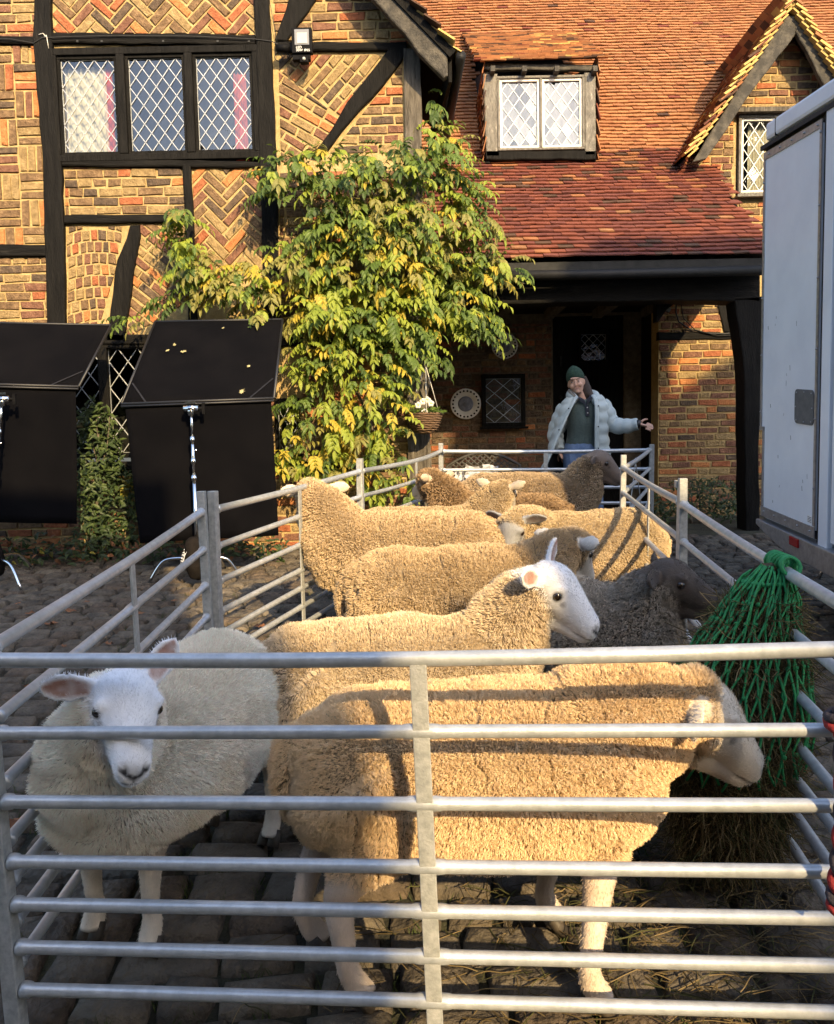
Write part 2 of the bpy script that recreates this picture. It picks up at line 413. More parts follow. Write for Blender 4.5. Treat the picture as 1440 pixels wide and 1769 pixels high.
    if tagged:
        m = MB(); e = H(-.01, -.09, .06+.035*math.sin(ear_up if not isinstance(ear_up, (tuple, list)) else ear_up[0])); m.box(e+hd*.012, (.010, .014, .010)); m.build('ear_tag', 'ear_tag', root)
    # fleece strands
    tri = np.empty(len(me.polygons)*4, int) if all(len(p.vertices) == 4 for p in me.polygons) else None
    if tri is not None:
        me.polygons.foreach_get('vertices', tri); Qd = tri.reshape(-1, 4); Tr = np.r_[Qd[:, [0, 1, 2]], Qd[:, [0, 2, 3]]]
    else:
        me.calc_loop_triangles(); Tr = np.empty(len(me.loop_triangles)*3, int); me.loop_triangles.foreach_get('vertices', Tr); Tr = Tr.reshape(-1, 3)
    A = V2[Tr[:, 0]]; B = V2[Tr[:, 1]]; Cc = V2[Tr[:, 2]]
    ar = .5*np.linalg.norm(np.cross(B-A, Cc-A), axis=1); wt = W[Tr].mean(1)
    wt = np.where(wt > .12, wt, 0); pr = ar*wt; pr /= pr.sum()
    idx = rs.choice(len(Tr), strands, p=pr); r1 = np.sqrt(rs.rand(strands)); r2 = rs.rand(strands)
    w0, w1, w2 = (1-r1)[:, None], (r1*(1-r2))[:, None], (r1*r2)[:, None]
    P0 = A[idx]*w0+B[idx]*w1+Cc[idx]*w2
    Nn = N[Tr[idx, 0]]*w0+N[Tr[idx, 1]]*w1+N[Tr[idx, 2]]*w2; Nn /= np.linalg.norm(Nn, axis=1)[:, None]
    Wr = wt[idx]; Ct = C_[Tr[idx, 0]]
    # fleece lies slightly back and down
    fall = np.array([-.15, 0, -.45]); fl = fall-Nn*(Nn@fall)[:, None]
    D = Nn+fl*.55+.16*rs.randn(strands, 3)
    ln = hair*(.7+.45*rs.rand(strands))*(.35+.65*Wr)*(1+.25*vnoise(P0, 14, seed+6)+.15*vnoise(P0, 50, seed+16))
    # cracks where the fleece parts
    if cracks:
        pc = part(P0); ln = ln*(1-.9*np.clip(pc*1.6, 0, 1))
    D /= np.linalg.norm(D, axis=1)[:, None]
    # clumping into locks
    nc = max(400, strands//lock); kd = kdtree.KDTree(nc); ci = rs.choice(strands, nc, replace=False)
    for i, k in enumerate(ci): kd.insert(P0[k], i)
    kd.balance(); near = np.array([kd.find(p)[1] for p in P0])
    tipc = (P0+D*ln[:, None])[ci][near]
    K = 4; pts = np.empty((strands, K, 3)); ph = rs.rand(nc)[near]*6.28; e1 = np.cross(D, [.3, .2, 1.]); e1 /= np.linalg.norm(e1, axis=1)[:, None]; e2 = np.cross(D, e1)
    for j in range(K):
        t = j/(K-1); p = P0-Nn*.004+D*(ln*t)[:, None]
        p = p*(1-.62*t**1.3)+(tipc*.62*t**1.3+0) if False else p+(tipc-(P0+D*ln[:, None]))*(clump*t**1.2)
        a = ph+t*7.0
        p = p+(e1*np.cos(a)[:, None]+e2*np.sin(a)[:, None])*(ln*curly*.35*t)[:, None]
        pts[:, j] = p
    # short coat on the face, ears and legs
    wf = 1-W[Tr].mean(1); wf = np.where((A[:, 2] > .05), wf, 0)*(1-ein[Tr[:, 0]]*.9)*(dk[Tr[:, 0], 0] < .3); pf = ar*wf; pf /= pf.sum(); Nf = fuzz
    i2 = rs.choice(len(Tr), Nf, p=pf); r1 = np.sqrt(rs.rand(Nf)); r2 = rs.rand(Nf); w0, w1, w2 = (1-r1)[:, None], (r1*(1-r2))[:, None], (r1*r2)[:, None]
    F0 = A[i2]*w0+B[i2]*w1+Cc[i2]*w2; FN = N[Tr[i2, 0]]; hdn = np.array(hd)
    isl = (F0[:, 2] < .34)[:, None]; lay = np.where(isl, np.array([0, 0, -1.]), -hdn); lay = lay-FN*np.sum(FN*lay, axis=1)[:, None]
    FD = FN*.35+lay*.9+.22*rs.randn(Nf, 3); FD /= np.linalg.norm(FD, axis=1)[:, None]; fl_ = .007*(.6+.8*rs.rand(Nf))
    fp = np.stack([F0-FN*.001+FD*(fl_*t)[:, None]+lay*(fl_*.35*t*t)[:, None] for t in (0, .33, .66, 1)], axis=1)
    pts = np.concatenate([pts, fp]); fc = C_[Tr[i2, 0]]*(.88+.24*rs.rand(Nf))[:, None]; nall = strands+Nf
    hc = bpy.data.hair_curves.new('fleece'); hc.add_curves([K]*nall)
    hc.attributes['position'].data.foreach_set('vector', pts.astype(np.float32).ravel())
    ra = hc.attributes.new('radius', 'FLOAT', 'POINT'); rad0 = .0011*(60000/strands)**.5*(vox/.008)
    ra.data.foreach_set('value', np.r_[np.tile(np.array([1, 1, .85, .4])*rad0, strands), np.tile(np.array([1, .9, .6, .2])*.0005, Nf)].astype(np.float32))
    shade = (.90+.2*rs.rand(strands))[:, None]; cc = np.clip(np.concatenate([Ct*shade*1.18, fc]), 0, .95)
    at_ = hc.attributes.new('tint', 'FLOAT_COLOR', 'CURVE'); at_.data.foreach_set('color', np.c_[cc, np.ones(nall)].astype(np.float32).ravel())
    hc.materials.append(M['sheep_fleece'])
    ho = bpy.data.objects.new('fleece', hc); col.objects.link(ho); ho.parent = root
    return root
mat('hoof', (.035, .028, .022), (.07, .055, .04), 40, .6)
# ------------------------------------------------------------------ materials
mat('cobble', (.040, .033, .026), (.150, .122, .090), 9, .82, 1.0, 30, c3=(.21, .185, .15), spec=.35, lo=.3, hi=.7, world_co=True, bdist=.035)
mat('cobble_b', (.052, .044, .034), (.175, .145, .108), 7, .80, 1.0, 24, c3=(.25, .22, .18), spec=.35, lo=.3, hi=.7, world_co=True, bdist=.035)
mat('cobble_c', (.042, .033, .024), (.150, .112, .080), 10, .85, 1.0, 34, c3=(.20, .155, .115), spec=.3, lo=.3, hi=.7, world_co=True, bdist=.035)
mat('joint_soil', (.012, .012, .009), (.045, .045, .022), 5, .95, .8, 60, c3=(.05, .07, .018), world_co=True, bdist=.02)
mat('galvanised', (.42, .44, .46), (.56, .58, .60), 30, .34, .18, 120, metal=.45, stretch=(1, 1, 1), world_co=True, bdist=.003)
mat('galvanised_old', (.30, .31, .30), (.46, .46, .45), 45, .55, .4, 160, metal=.3, world_co=True, bdist=.003)
mat('weld', (.62, .62, .60), rough=.45, metal=.6)
mat('moss_grass', (.035, .055, .012), (.075, .10, .025), 30, .9, trans=.2)
mat('straw', (.20, .15, .07), (.38, .29, .14), 50, .8, trans=.15)
mat('straw_green', (.13, .12, .05), (.25, .21, .09), 50, .8, trans=.15)
mat('dead_leaf', (.14, .055, .022), (.30, .13, .055), 25, .8, .3, 60, trans=.15)
mat('pale_leaf', (.34, .30, .14), (.50, .45, .24), 25, .7, .2, 60, trans=.2)
# ------------------------------------------------------------------ ground
def grid_coords(lo, hi, fine, far):
    a = list(np.arange(lo, hi+1e-6, fine)); s = fine; x = lo; pre = []
    while x > -far: s *= 1.6; x -= s; pre.append(x)
    s = fine; x = hi; post = []
    while x < far: s *= 1.6; x += s; post.append(x)
    return pre[::-1]+a+post
gx_ = grid_coords(-5, 5, .5, 220); gy_ = grid_coords(0, 9, .25, 220)
gv = [(x, y, gz(x, y)-.034) for y in gy_ for x in gx_]; nx = len(gx_)
gf = [(j*nx+i, j*nx+i+1, (j+1)*nx+i+1, (j+1)*nx+i) for j in range(len(gy_)-1) for i in range(nx-1)]
ground = MB().add(gv, gf).build('ground', 'joint_soil', None, True); tag(ground, kind='structure')
def stone(cx, cy, lx, ly, seed):
    r = random.Random(seed); n = 8
    base = [(-1, -1), (0, -1.04), (1, -1), (1.03, 0), (1, 1), (0, 1.04), (-1, 1), (-1.03, 0)]
    jit = [(r.uniform(-.10, .10), r.uniform(-.10, .10)) for _ in base]; a = r.uniform(-.07, .07); ca, sa = math.cos(a), math.sin(a)
    h = r.uniform(-.010, .007); tx, ty = r.uniform(-.03, .03), r.uniform(-.03, .03); vs = []
    for inset, dz in ((0, -.07), (.004, -.014), (.016, -.004), (.045, .004)):
        for (bx, by), (jx, jy) in zip(base, jit):
            x = (bx+jx)*(lx/2-inset*.8 if abs(bx) > .5 else lx/2); y = (by+jy)*(ly/2-inset*.8 if abs(by) > .5 else ly/2)
            x, y = x*ca-y*sa, x*sa+y*ca
            vs.append((cx+x, cy+y, gz(cx+x, cy+y)+h+dz+x*tx+y*ty+(r.uniform(-.003, .003) if dz > -.05 else 0)))
    vs.append((cx, cy, gz(cx, cy)+h+.006+r.uniform(-.003, .004)))
    fs = [(k*n+i, k*n+(i+1) % n, (k+1)*n+(i+1) % n, (k+1)*n+i) for k in range(3) for i in range(n)]
    fs += [(3*n+i, 3*n+(i+1) % n, 4*n) for i in range(n)]
    return vs, fs
def emit(parent, name, pieces, mats, limit=300, smooth=False, score=None, stuffname=None):
    """pieces: (verts, faces, material index). The ones that show largest become parts, the rest one joined part."""
    sc = []
    for vs, fs, mi in pieces:
        c = Vector((0, 0, 0))
        for v in vs: c += Vector(v)
        c /= len(vs); px, py, z = proj(c); s = 1/max(z, .1)
        if not (0 <= px <= 1440 and 0 <= py <= 1769): s *= .01
        if score: s *= score(px, py, c)
        sc.append(s)
    order = sorted(range(len(pieces)), key=lambda i: -sc[i])
    for i in order[:limit]:
        vs, fs, mi = pieces[i]; me = bpy.data.meshes.new(name); me.from_pydata([tuple(v) for v in vs], [], fs); link(name, me, mats[mi], parent, smooth)
    rest = order[limit:]
    if rest:
        mb = MB()
        for i in rest: mb.add(pieces[i][0], pieces[i][1], pieces[i][2])
        o = mb.build(stuffname or name+'_mass', mats, parent, smooth); o['kind'] = 'stuff'
pieces = []; y = 1.30; k = 0; joints = []
while y < 8.05:
    ly = rnd.uniform(.10, .145)*(1.12 if y < 3 else 1.0); half = .62*(y+.6)+.35; half = min(half, 5.0)
    x = -half+rnd.uniform(-.1, .1)
    while x < half:
        lx = rnd.uniform(.14, .28); cx = x+lx/2; cy = y+ly/2+.012*math.sin(cx*2.1+y)
        vs, fs = stone(cx, cy, lx-.022, ly-.020, k); pieces.append((vs, fs, rnd.choice((0, 0, 1, 2)))); k += 1
        joints.append((x, cy)); joints.append((cx, y+.004))
        x += lx
    y += ly
emit(ground, 'cobblestone', pieces, ['cobble', 'cobble_b', 'cobble_c'], 300, True)
# moss and grass in the joints
mb = MB()
for (x, y) in joints:
    px, py, z = proj((x, y, gz(x, y)))
    if not (-60 < px < 1500) or z > 6: continue
    if rnd.random() > (.42 if z < 3.3 else .18): continue
    for q in range(rnd.randint(10, 34)):
        bx = x+rnd.gauss(0, .022); by = y+rnd.gauss(0, .022); z0 = gz(bx, by)-.03; h = rnd.uniform(.02, .05); a = rnd.uniform(0, 6.28); w = .0022
        dx, dy = math.cos(a), math.sin(a); ox, oy = rnd.gauss(0, .014), rnd.gauss(0, .014)
        mb.add([(bx-dx*w, by-dy*w, z0), (bx+dx*w, by+dy*w, z0), (bx+ox, by+oy, z0+h)], [(0, 1, 2)])
tag(mb.build('grass', 'moss_grass'), 'short moss and grass tufts growing in the joints between cobbles', 'grass', kind='stuff')
# ------------------------------------------------------------------ hurdles
RAILS = [.92, .752, .592, .450, .348, .244, .140]
def hurdle(A, B, label, mid=True, posts=(1, 1), name='sheep_hurdle', m='galvanised', ring=None, off=(0, 0), braces=False, rails=RAILS, bow=0.0, topext=.035, mt=.5):
    A = Vector((A[0]+off[0], A[1]+off[1], 0)); B = Vector((B[0]+off[0], B[1]+off[1], 0)); A.z = gz(A.x, A.y); B.z = gz(B.x, B.y)
    n = (gnormal(A.x, A.y)+gnormal(B.x, B.y)).normalized(); n = Vector((n.x, n.y*.12, n.z)).normalized(); d = (B-A).normalized(); side = d.cross(n).normalized()
    if side.y > 0: side = -side                                 # towards the camera
    sh_ = Vector((-n.x*.92, -n.y*.92, 0)); A = A+sh_; B = B+sh_; A.z = gz(A.x, A.y)-.004; B.z = gz(B.x, B.y)-.004
    root = empty(name, A); tag(root, label, 'hurdle', 'metal hurdles round the pen')
    Bz = B-A
    def P(t, h): return Bz*t + n*h - side*bow*math.sin(math.pi*t) + Vector((0, 0, -.010*math.sin(math.pi*t)*(h > .9)))
    for i, h in enumerate(rails):
        r = .0172 if i == 0 else .0148
        t0, t1 = .012, .988
        dm_ = mt-.5
        ts = [0, .004, .010, .013, .2, .35, .478+dm_, .481+dm_, .486+dm_, .5+dm_, .514+dm_, .519+dm_, .522+dm_, .65, .8, .987, .990, .996, 1]
        bl = [1.25, 1.3, 1.22, 1, 1, 1, 1, 1.1, 1.16, 1.16, 1.16, 1.1, 1, 1, 1, 1, 1.22, 1.3, 1.25]
        if i == 0 or not mid: bl = [q if (k < 4 or k > 14) else 1 for k, q in enumerate(bl)]
        mb = MB(); mb.tube([P(t0+(t1-t0)*t, h) for t in ts], [r*q for q in bl], 12)
        mb.build('top_rail' if i == 0 else 'rail', m, root, True)
    for j, t in enumerate((0, 1)):
        if not posts[j]: continue
        mb = MB(); top = rails[0]+(topext if j == 0 else topext+.0)
        mb.bar(P(t, -.01)-n*0, P(t, 0)+n*top, .036, .038, d); mb.build('post', 'galvanised_old', root, False, .003)
        if ring and ring[j]:
            mb = MB(); c = P(t, top-.03); s = .05*ring[j]
            mb.bar(c+d*.02-side*.02, c+d*(.02+s*.9)-side*.02, .006, .03, n); mb.bar(c+d*.02+side*.02, c+d*(.02+s*.9)+side*.02, .006, .03, n); mb.bar(c+d*(.02+s*.9)-side*.023, c+d*(.02+s*.9)+side*.023, .006, .03, n)
            mb.build('coupling_loop', 'galvanised_old', root)
    if mid:
        mb = MB(); mb.bar(P(mt, .09)+side*.011, P(mt, rails[0]+.004)+side*.011, .036, .008, side); mb.build('middle_upright', 'galvanised_old', root, False, .002)
    if braces:
        mb = MB(); mb.bar(P(.02, rails[-1])-side*.02, P(.5, rails[0])-side*.02, .004, .022, n); mb.build('brace', m, root)
        mb = MB(); mb.bar(P(.98, rails[-1])-side*.026, P(.5, rails[0])-side*.026, .004, .022, n); mb.build('brace', m, root)
    return root
FL, FR = (-.978, 1.776), (.885, 1.597)
L1, L2, L3 = (-.943, 3.59), (-.40, 5.33), (.20, 7.27)
R0, R1, R2, R3 = (.985, 1.64), (1.19, 3.62), (1.38, 5.40), (2.07, 7.20)
hurdle(FL, FR, 'galvanised hurdle across the front of the pen, nearest of all with a flat middle upright', topext=-.01, mt=.523)
hurdle((FL[0]-.01, FL[1]+.06), L1, 'front one of three hurdles on the pen side by the black flags', ring=None, off=(-.01, 0), mid=True, topext=.09, posts=(0, 1))
hurdle(L1, L2, 'middle one of three hurdles on the flag side, behind the white-faced ewe', off=(.030, .040), bow=.02, mid=True, posts=(1, 1), topext=.085)
hurdle(L2, L3, 'dented hurdle with wavy rails beside the yellowing climber', off=(.026, .040), mid=True, posts=(1, 1), bow=-.07, topext=.07)
hurdle(L3, R3, 'hurdle across the back of the pen in front of the woman and bench', off=(.02, .0), mid=True, topext=.05, posts=(0, 1))
hurdle(R0, R1, 'hurdle carrying the green hay net, along the lorry side', mid=False, ring=(0, 1), topext=.115)
hurdle(R1, R2, 'middle hurdle of the lorry side, behind the dark grey sheep', off=(.010, .044), mid=True, posts=(1, 1), topext=.085)
hurdle(R2, R3, 'cross-braced hurdle at the far corner beside the woman\'s hand', off=(.008, .02), mid=False, braces=True, posts=(0, 0), m='galvanised_old')
# ------------------------------------------------------------------ building materials
def brickmat(name, c1, c2, c3): mat(name, c1, c2, 22, .9, 1.0, 60, c3=c3, spec=.15, lo=.34, hi=.58, detail=9, world_co=True, bdist=.014)
brickmat('brick_red', (.215, .070, .033), (.32, .115, .054), (.38, .18, .095))
brickmat('brick_orange', (.32, .120, .046), (.41, .172, .066), (.44, .23, .105))
brickmat('brick_brown', (.100, .063, .036), (.190, .120, .066), (.32, .22, .12))
brickmat('brick_dark', (.055, .041, .031), (.115, .080, .055), (.22, .16, .095))
brickmat('brick_buff', (.18, .122, .058), (.285, .200, .096), (.40, .30, .155))
brickmat('brick_plum', (.115, .055, .037), (.190, .095, .061), (.29, .165, .10))
BRICKS = ['brick_red', 'brick_orange', 'brick_brown', 'brick_dark', 'brick_buff', 'brick_plum']
def pick(w): 
    r = rnd.random()*sum(w)
    for i, q in enumerate(w):
        r -= q
        if r <= 0: return i
    return len(w)-1
W_WING = (.75, .55, 3.2, 1.3, 2.4, 1.7); W_RIGHT = (1.5, 1.1, 2.0, .7, 1.6, 1.8); W_PORCH = (.5, .05, 2.2, 2.6, .2, 2.8)  # porch mix leans dark: the porch's deep shade is put into its bricks
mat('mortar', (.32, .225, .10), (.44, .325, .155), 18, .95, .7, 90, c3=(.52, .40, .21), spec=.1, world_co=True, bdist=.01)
mat('mortar_grey', (.10, .078, .052), (.17, .135, .09), 18, .95, .7, 90, spec=.1, world_co=True, bdist=.01)  # darkened to carry the porch shade in the mortar colour
mat('timber', (.0035, .0032, .003), (.010, .0092, .0084), 5, .72, .8, 22, stretch=(6, 6, .8), c3=(.030, .026, .022), spec=.12, world_co=True, bdist=.010)
mat('timber_h', (.0035, .0032, .003), (.010, .0092, .0084), 5, .72, .8, 22, stretch=(.8, 6, 6), c3=(.030, .026, .022), spec=.12, world_co=True, bdist=.010)
mat('timber_grey', (.045, .038, .030), (.16, .14, .115), 6, .85, .9, 26, stretch=(6, 6, .7), c3=(.24, .21, .17), spec=.2, world_co=True, bdist=.012)
mat('timber_barge', (.03, .027, .023), (.10, .088, .070), 6, .7, .8, 30, stretch=(2, 4, 2), c3=(.24, .21, .16), spec=.3, lo=.42, hi=.72, world_co=True, bdist=.010)
def tilemat(name, a, b, c, moss=0.0): mat(name, a, b, 6, .9, .7, 60, c3=c, spec=.2, lo=.3, hi=.62, world_co=True, bdist=.006)
tilemat('tile_orange', (.275, .120, .053), (.36, .165, .073), (.41, .21, .10))
tilemat('tile_rust', (.225, .095, .044), (.30, .130, .059), (.43, .20, .085))
tilemat('tile_brown', (.19, .095, .048), (.28, .135, .066), (.34, .19, .10))
tilemat('tile_crimson', (.140, .043, .029), (.195, .063, .040), (.24, .095, .060))
tilemat('tile_maroon', (.100, .034, .028), (.150, .050, .038), (.20, .082, .056))
tilemat('tile_moss', (.055, .032, .024), (.10, .056, .038), (.12, .085, .050))
tilemat('tile_yellow', (.42, .28, .095), (.54, .38, .14), (.58, .44, .20))
TILES = ['tile_orange', 'tile_rust', 'tile_brown', 'tile_crimson', 'tile_maroon', 'tile_moss', 'tile_yellow']
mat('lead', (.36, .38, .40), (.50, .52, .54), 60, .5, metal=.35)
mat('white_paint', (.55, .50, .42), (.76, .72, .64), 16, .6, .6, 60, c3=(.80, .77, .70), world_co=True, lo=.28, hi=.5)
mat('grey_paint', (.07, .063, .052), (.17, .155, .13), 14, .7, .8, 50, c3=(.50, .46, .39), world_co=True, lo=.30, hi=.62, stretch=(3, 3, .8))
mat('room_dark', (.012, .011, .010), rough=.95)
mat('curtain_white', (.50, .45, .37), (.60, .55, .46), 6, .9)
mat('curtain_red', (.42, .045, .035), (.52, .10, .08), 6, .9)
mat('gutter', (.008, .008, .009), (.014, .014, .015), 10, .6, .2, spec=.25)
mat('gutter_grey', (.014, .0145, .0145), (.026, .026, .0255), 10, .7, .2, spec=.2)
mat('cable', (.018, .018, .018), rough=.6)
mat('moss', (.10, .085, .018), (.24, .18, .05), 30, .95, .8, 80)
def glassmat():
    m, nt, b = nm('glass'); L = nt.links; nt.nodes.remove(b)
    g = nt.nodes.new('ShaderNodeBsdfGlossy'); g.inputs['Roughness'].default_value = .03; setc(g.inputs[0], (.62, .66, .71))
    t = nt.nodes.new('ShaderNodeBsdfTransparent'); setc(t.inputs[0], (.82, .86, .84))
    fr = nt.nodes.new('ShaderNodeFresnel'); fr.inputs[0].default_value = 1.5
    ma = nt.nodes.new('ShaderNodeMath'); ma.operation = 'MULTIPLY_ADD'; ma.inputs[1].default_value = 1.6; ma.inputs[2].default_value = .06; ma.use_clamp = True
    L.new(fr.outputs[0], ma.inputs[0])
    n = nt.nodes.new('ShaderNodeTexNoise'); n.inputs['Scale'].default_value = 9; tc = nt.nodes.new('ShaderNodeTexCoord'); L.new(tc.outputs['Object'], n.inputs['Vector'])
    bp = nt.nodes.new('ShaderNodeBump'); bp.inputs['Strength'].default_value = .12; bp.inputs['Distance'].default_value = .02; L.new(n.outputs[0], bp.inputs['Height']); L.new(bp.outputs[0], g.inputs['Normal'])
    mx = nt.nodes.new('ShaderNodeMixShader'); L.new(ma.outputs[0], mx.inputs[0]); L.new(t.outputs[0], mx.inputs[1]); L.new(g.outputs[0], mx.inputs[2])
    L.new(mx.outputs[0], nt.nodes['Material Output'].inputs[0])
glassmat()
# ------------------------------------------------------------------ geometry helpers for facades (x, z in a plane of constant y)
def XZ(poly, Y): return [(lambda p: (p.x, p.z))(at(px, py, Y)) for px, py in poly]
def area2(p): return sum(p[i][0]*p[(i+1) % len(p)][1]-p[(i+1) % len(p)][0]*p[i][1] for i in range(len(p)))/2
def clip(sub, cl):
    if area2(cl) < 0: cl = cl[::-1]
    out = list(sub)
    for i in range(len(cl)):
        a, b = cl[i], cl[(i+1) % len(cl)]; inp = out; out = []
        if not inp: return []
        def side(p): return (b[0]-a[0])*(p[1]-a[1])-(b[1]-a[1])*(p[0]-a[0])
        for k in range(len(inp)):
            p, q = inp[k], inp[(k+1) % len(inp)]; sp, sq = side(p), side(q)
            if sp >= 0: out.append(p)
            if sp*sq < 0:
                t = sp/(sp-sq); out.append((p[0]+t*(q[0]-p[0]), p[1]+t*(q[1]-p[1])))
    return out
def pattern(kind, poly, ang=0.0, bl=.225, bh=.066, j=.018, ox=0.0):
    """bricks (as 4-point polygons) covering poly."""
    xs = [p[0] for p in poly]; zs = [p[1] for p in poly]; cx, cz = (min(xs)+max(xs))/2, (min(zs)+max(zs))/2; Rr = max(max(xs)-min(xs), max(zs)-min(zs))*.75+.3
    ca, sa = math.cos(ang), math.sin(ang); out = []
    def put(x0, x1, z0, z1):
        q = [(x0+j/2, z0+j/2), (x1-j/2, z0+j/2), (x1-j/2, z1-j/2), (x0+j/2, z1-j/2)]
        q = [(x+rnd.uniform(-.008, .008), z+rnd.uniform(-.007, .007)) for x, z in q]
        out.append([(cx+x*ca-z*sa, cz+x*sa+z*ca) for x, z in q])
    if kind == 'run':
        H = bh+j; r = 0; z = -Rr
        while z < Rr:
            x = -Rr-(r % 2)*(bl*.5)+rnd.uniform(-.03, .03)+ox
            while x < Rr:
                l = (bl if rnd.random() < .72 else bl*.52)*rnd.uniform(.93, 1.05)+j; put(x, x+l, z, z+H*rnd.uniform(.97, 1.0)); x += l
            z += H; r += 1
    elif kind == 'herring':
        Wd = bh+j; kk = 3
        n = int(Rr/Wd)+4
        for a in range(-n, n+1):
            for b in range(-n//kk-2, n//kk+3):
                x = (a+kk*b)*Wd; z = (a-kk*b)*Wd
                if abs(x) > Rr*1.6 or abs(z) > Rr*1.6: continue
                put(x, x+kk*Wd, z, z+Wd); put(x, x+Wd, z+Wd, z+(kk+1)*Wd)
    elif kind == 'basket':
        B = .245; n = int(Rr/B)+2
        for a in range(-n, n+1):
            for b in range(-n, n+1):
                for q in range(3):
                    if (a+b) % 2: put(a*B, (a+1)*B, b*B+q*B/3, b*B+(q+1)*B/3)
                    else: put(a*B+q*B/3, a*B+(q+1)*B/3, b*B, (b+1)*B)
    elif kind == 'fan':
        H = .105; z = -Rr; r = 0
        while z < Rr:
            x = -Rr+(r % 2)*.04
            while x < Rr:
                l = .078*rnd.uniform(.85, 1.15)
                bow = lambda xx: .55*xx*xx
                q = [(x+j/2, z+j/2-bow(x)), (x+l-j/2, z+j/2-bow(x+l)), (x+l-j/2, z+H-j/2-bow(x+l)), (x+j/2, z+H-j/2-bow(x))]
                out.append([(cx+a+rnd.uniform(-.005, .005), cz+b+rnd.uniform(-.005, .005)) for a, b in q]); x += l
            z += H; r += 1
    return out
def brick_piece(poly, Y, proud, mi, inset=.006):
    n = len(poly); cx = sum(p[0] for p in poly)/n; cz = sum(p[1] for p in poly)/n
    if area2(poly) < 0: poly = poly[::-1]
    def ring(k, dy): return [((x-cx)*k+cx, Y+dy, (z-cz)*k+cz) for x, z in poly]
    size = max(.03, math.sqrt(abs(area2(poly)))); k = 1-inset*1.6/size
    t = [rnd.uniform(-.004, .004) for _ in range(2)]
    top = [(x, y+(x-cx)*t[0]*6+(z-cz)*t[1]*6, z) for x, y, z in ring(k, -proud)]
    vs = ring(1, .004)+ring(1, -proud*.62)+top
    fs = [(i, (i+1) % n, (i+1) % n+n, i+n) for i in range(n)]+[(i+n, (i+1) % n+n, (i+1) % n+2*n, i+2*n) for i in range(n)]+[tuple(range(2*n, 3*n))]
    return vs, fs, mi
def panel(poly_px, Y, kind, weights, ang=0.0, xz=False, proud=.014, **kw):
    poly = poly_px if xz else XZ(poly_px, Y); res = []
    for b in pattern(kind, poly, ang, **kw):
        c = clip(b, poly)
        if len(c) >= 3 and abs(area2(c)) > .0012: res.append(brick_piece(c, Y, proud*rnd.uniform(.7, 1.25), pick(weights)))
    return res
def beam(parent, poly_px, Y, proud=.035, m='timber', name='timber', depth=.09, xz=False):
    """a timber with uneven edges traced as a polygon in the plane, its front face proud of Y"""
    poly = poly_px if xz else XZ(poly_px, Y); pts = []
    if area2(poly) < 0: poly = poly[::-1]
    for i in range(len(poly)):
        a, b = Vector((*poly[i], 0)), Vector((*poly[(i+1) % len(poly)], 0)); L = (b-a).length; n = max(1, int(L/.14)); nr = Vector((b.y-a.y, a.x-b.x, 0)).normalized() if L > 0 else Vector((0, 0, 0))
        for k in range(n):
            p = a.lerp(b, k/n)
            if 0 < k: p += nr*rnd.uniform(-.007, .007)
            pts.append(p)
    n = len(pts); c = sum(pts, Vector((0, 0, 0)))/n; e = .010
    def ins(p):                                              # chamfer towards the middle line
        return p
    mb = MB(); f = [(p.x, Y-proud, p.y) for p in pts]; m1 = []
    for i, p in enumerate(pts):
        a, b = pts[i-1], pts[(i+1) % n]; t = (b-a); nr = Vector((-t.y, t.x, 0)); 
        if nr.length > 0: nr.normalize()
        q = p+nr*e; m1.append((q.x, Y-proud-.006, q.y))
    bk = [(p.x, Y-proud+depth, p.y) for p in pts]
    fs = [tuple(range(2*n, 3*n))]+[(i, (i+1) % n, n+(i+1) % n, n+i) for i in range(n)]+[(n+i, n+(i+1) % n, 2*n+(i+1) % n, 2*n+i) for i in range(n)]
    mb.add(bk+f+m1, fs)
    return mb.build(name, m, parent)
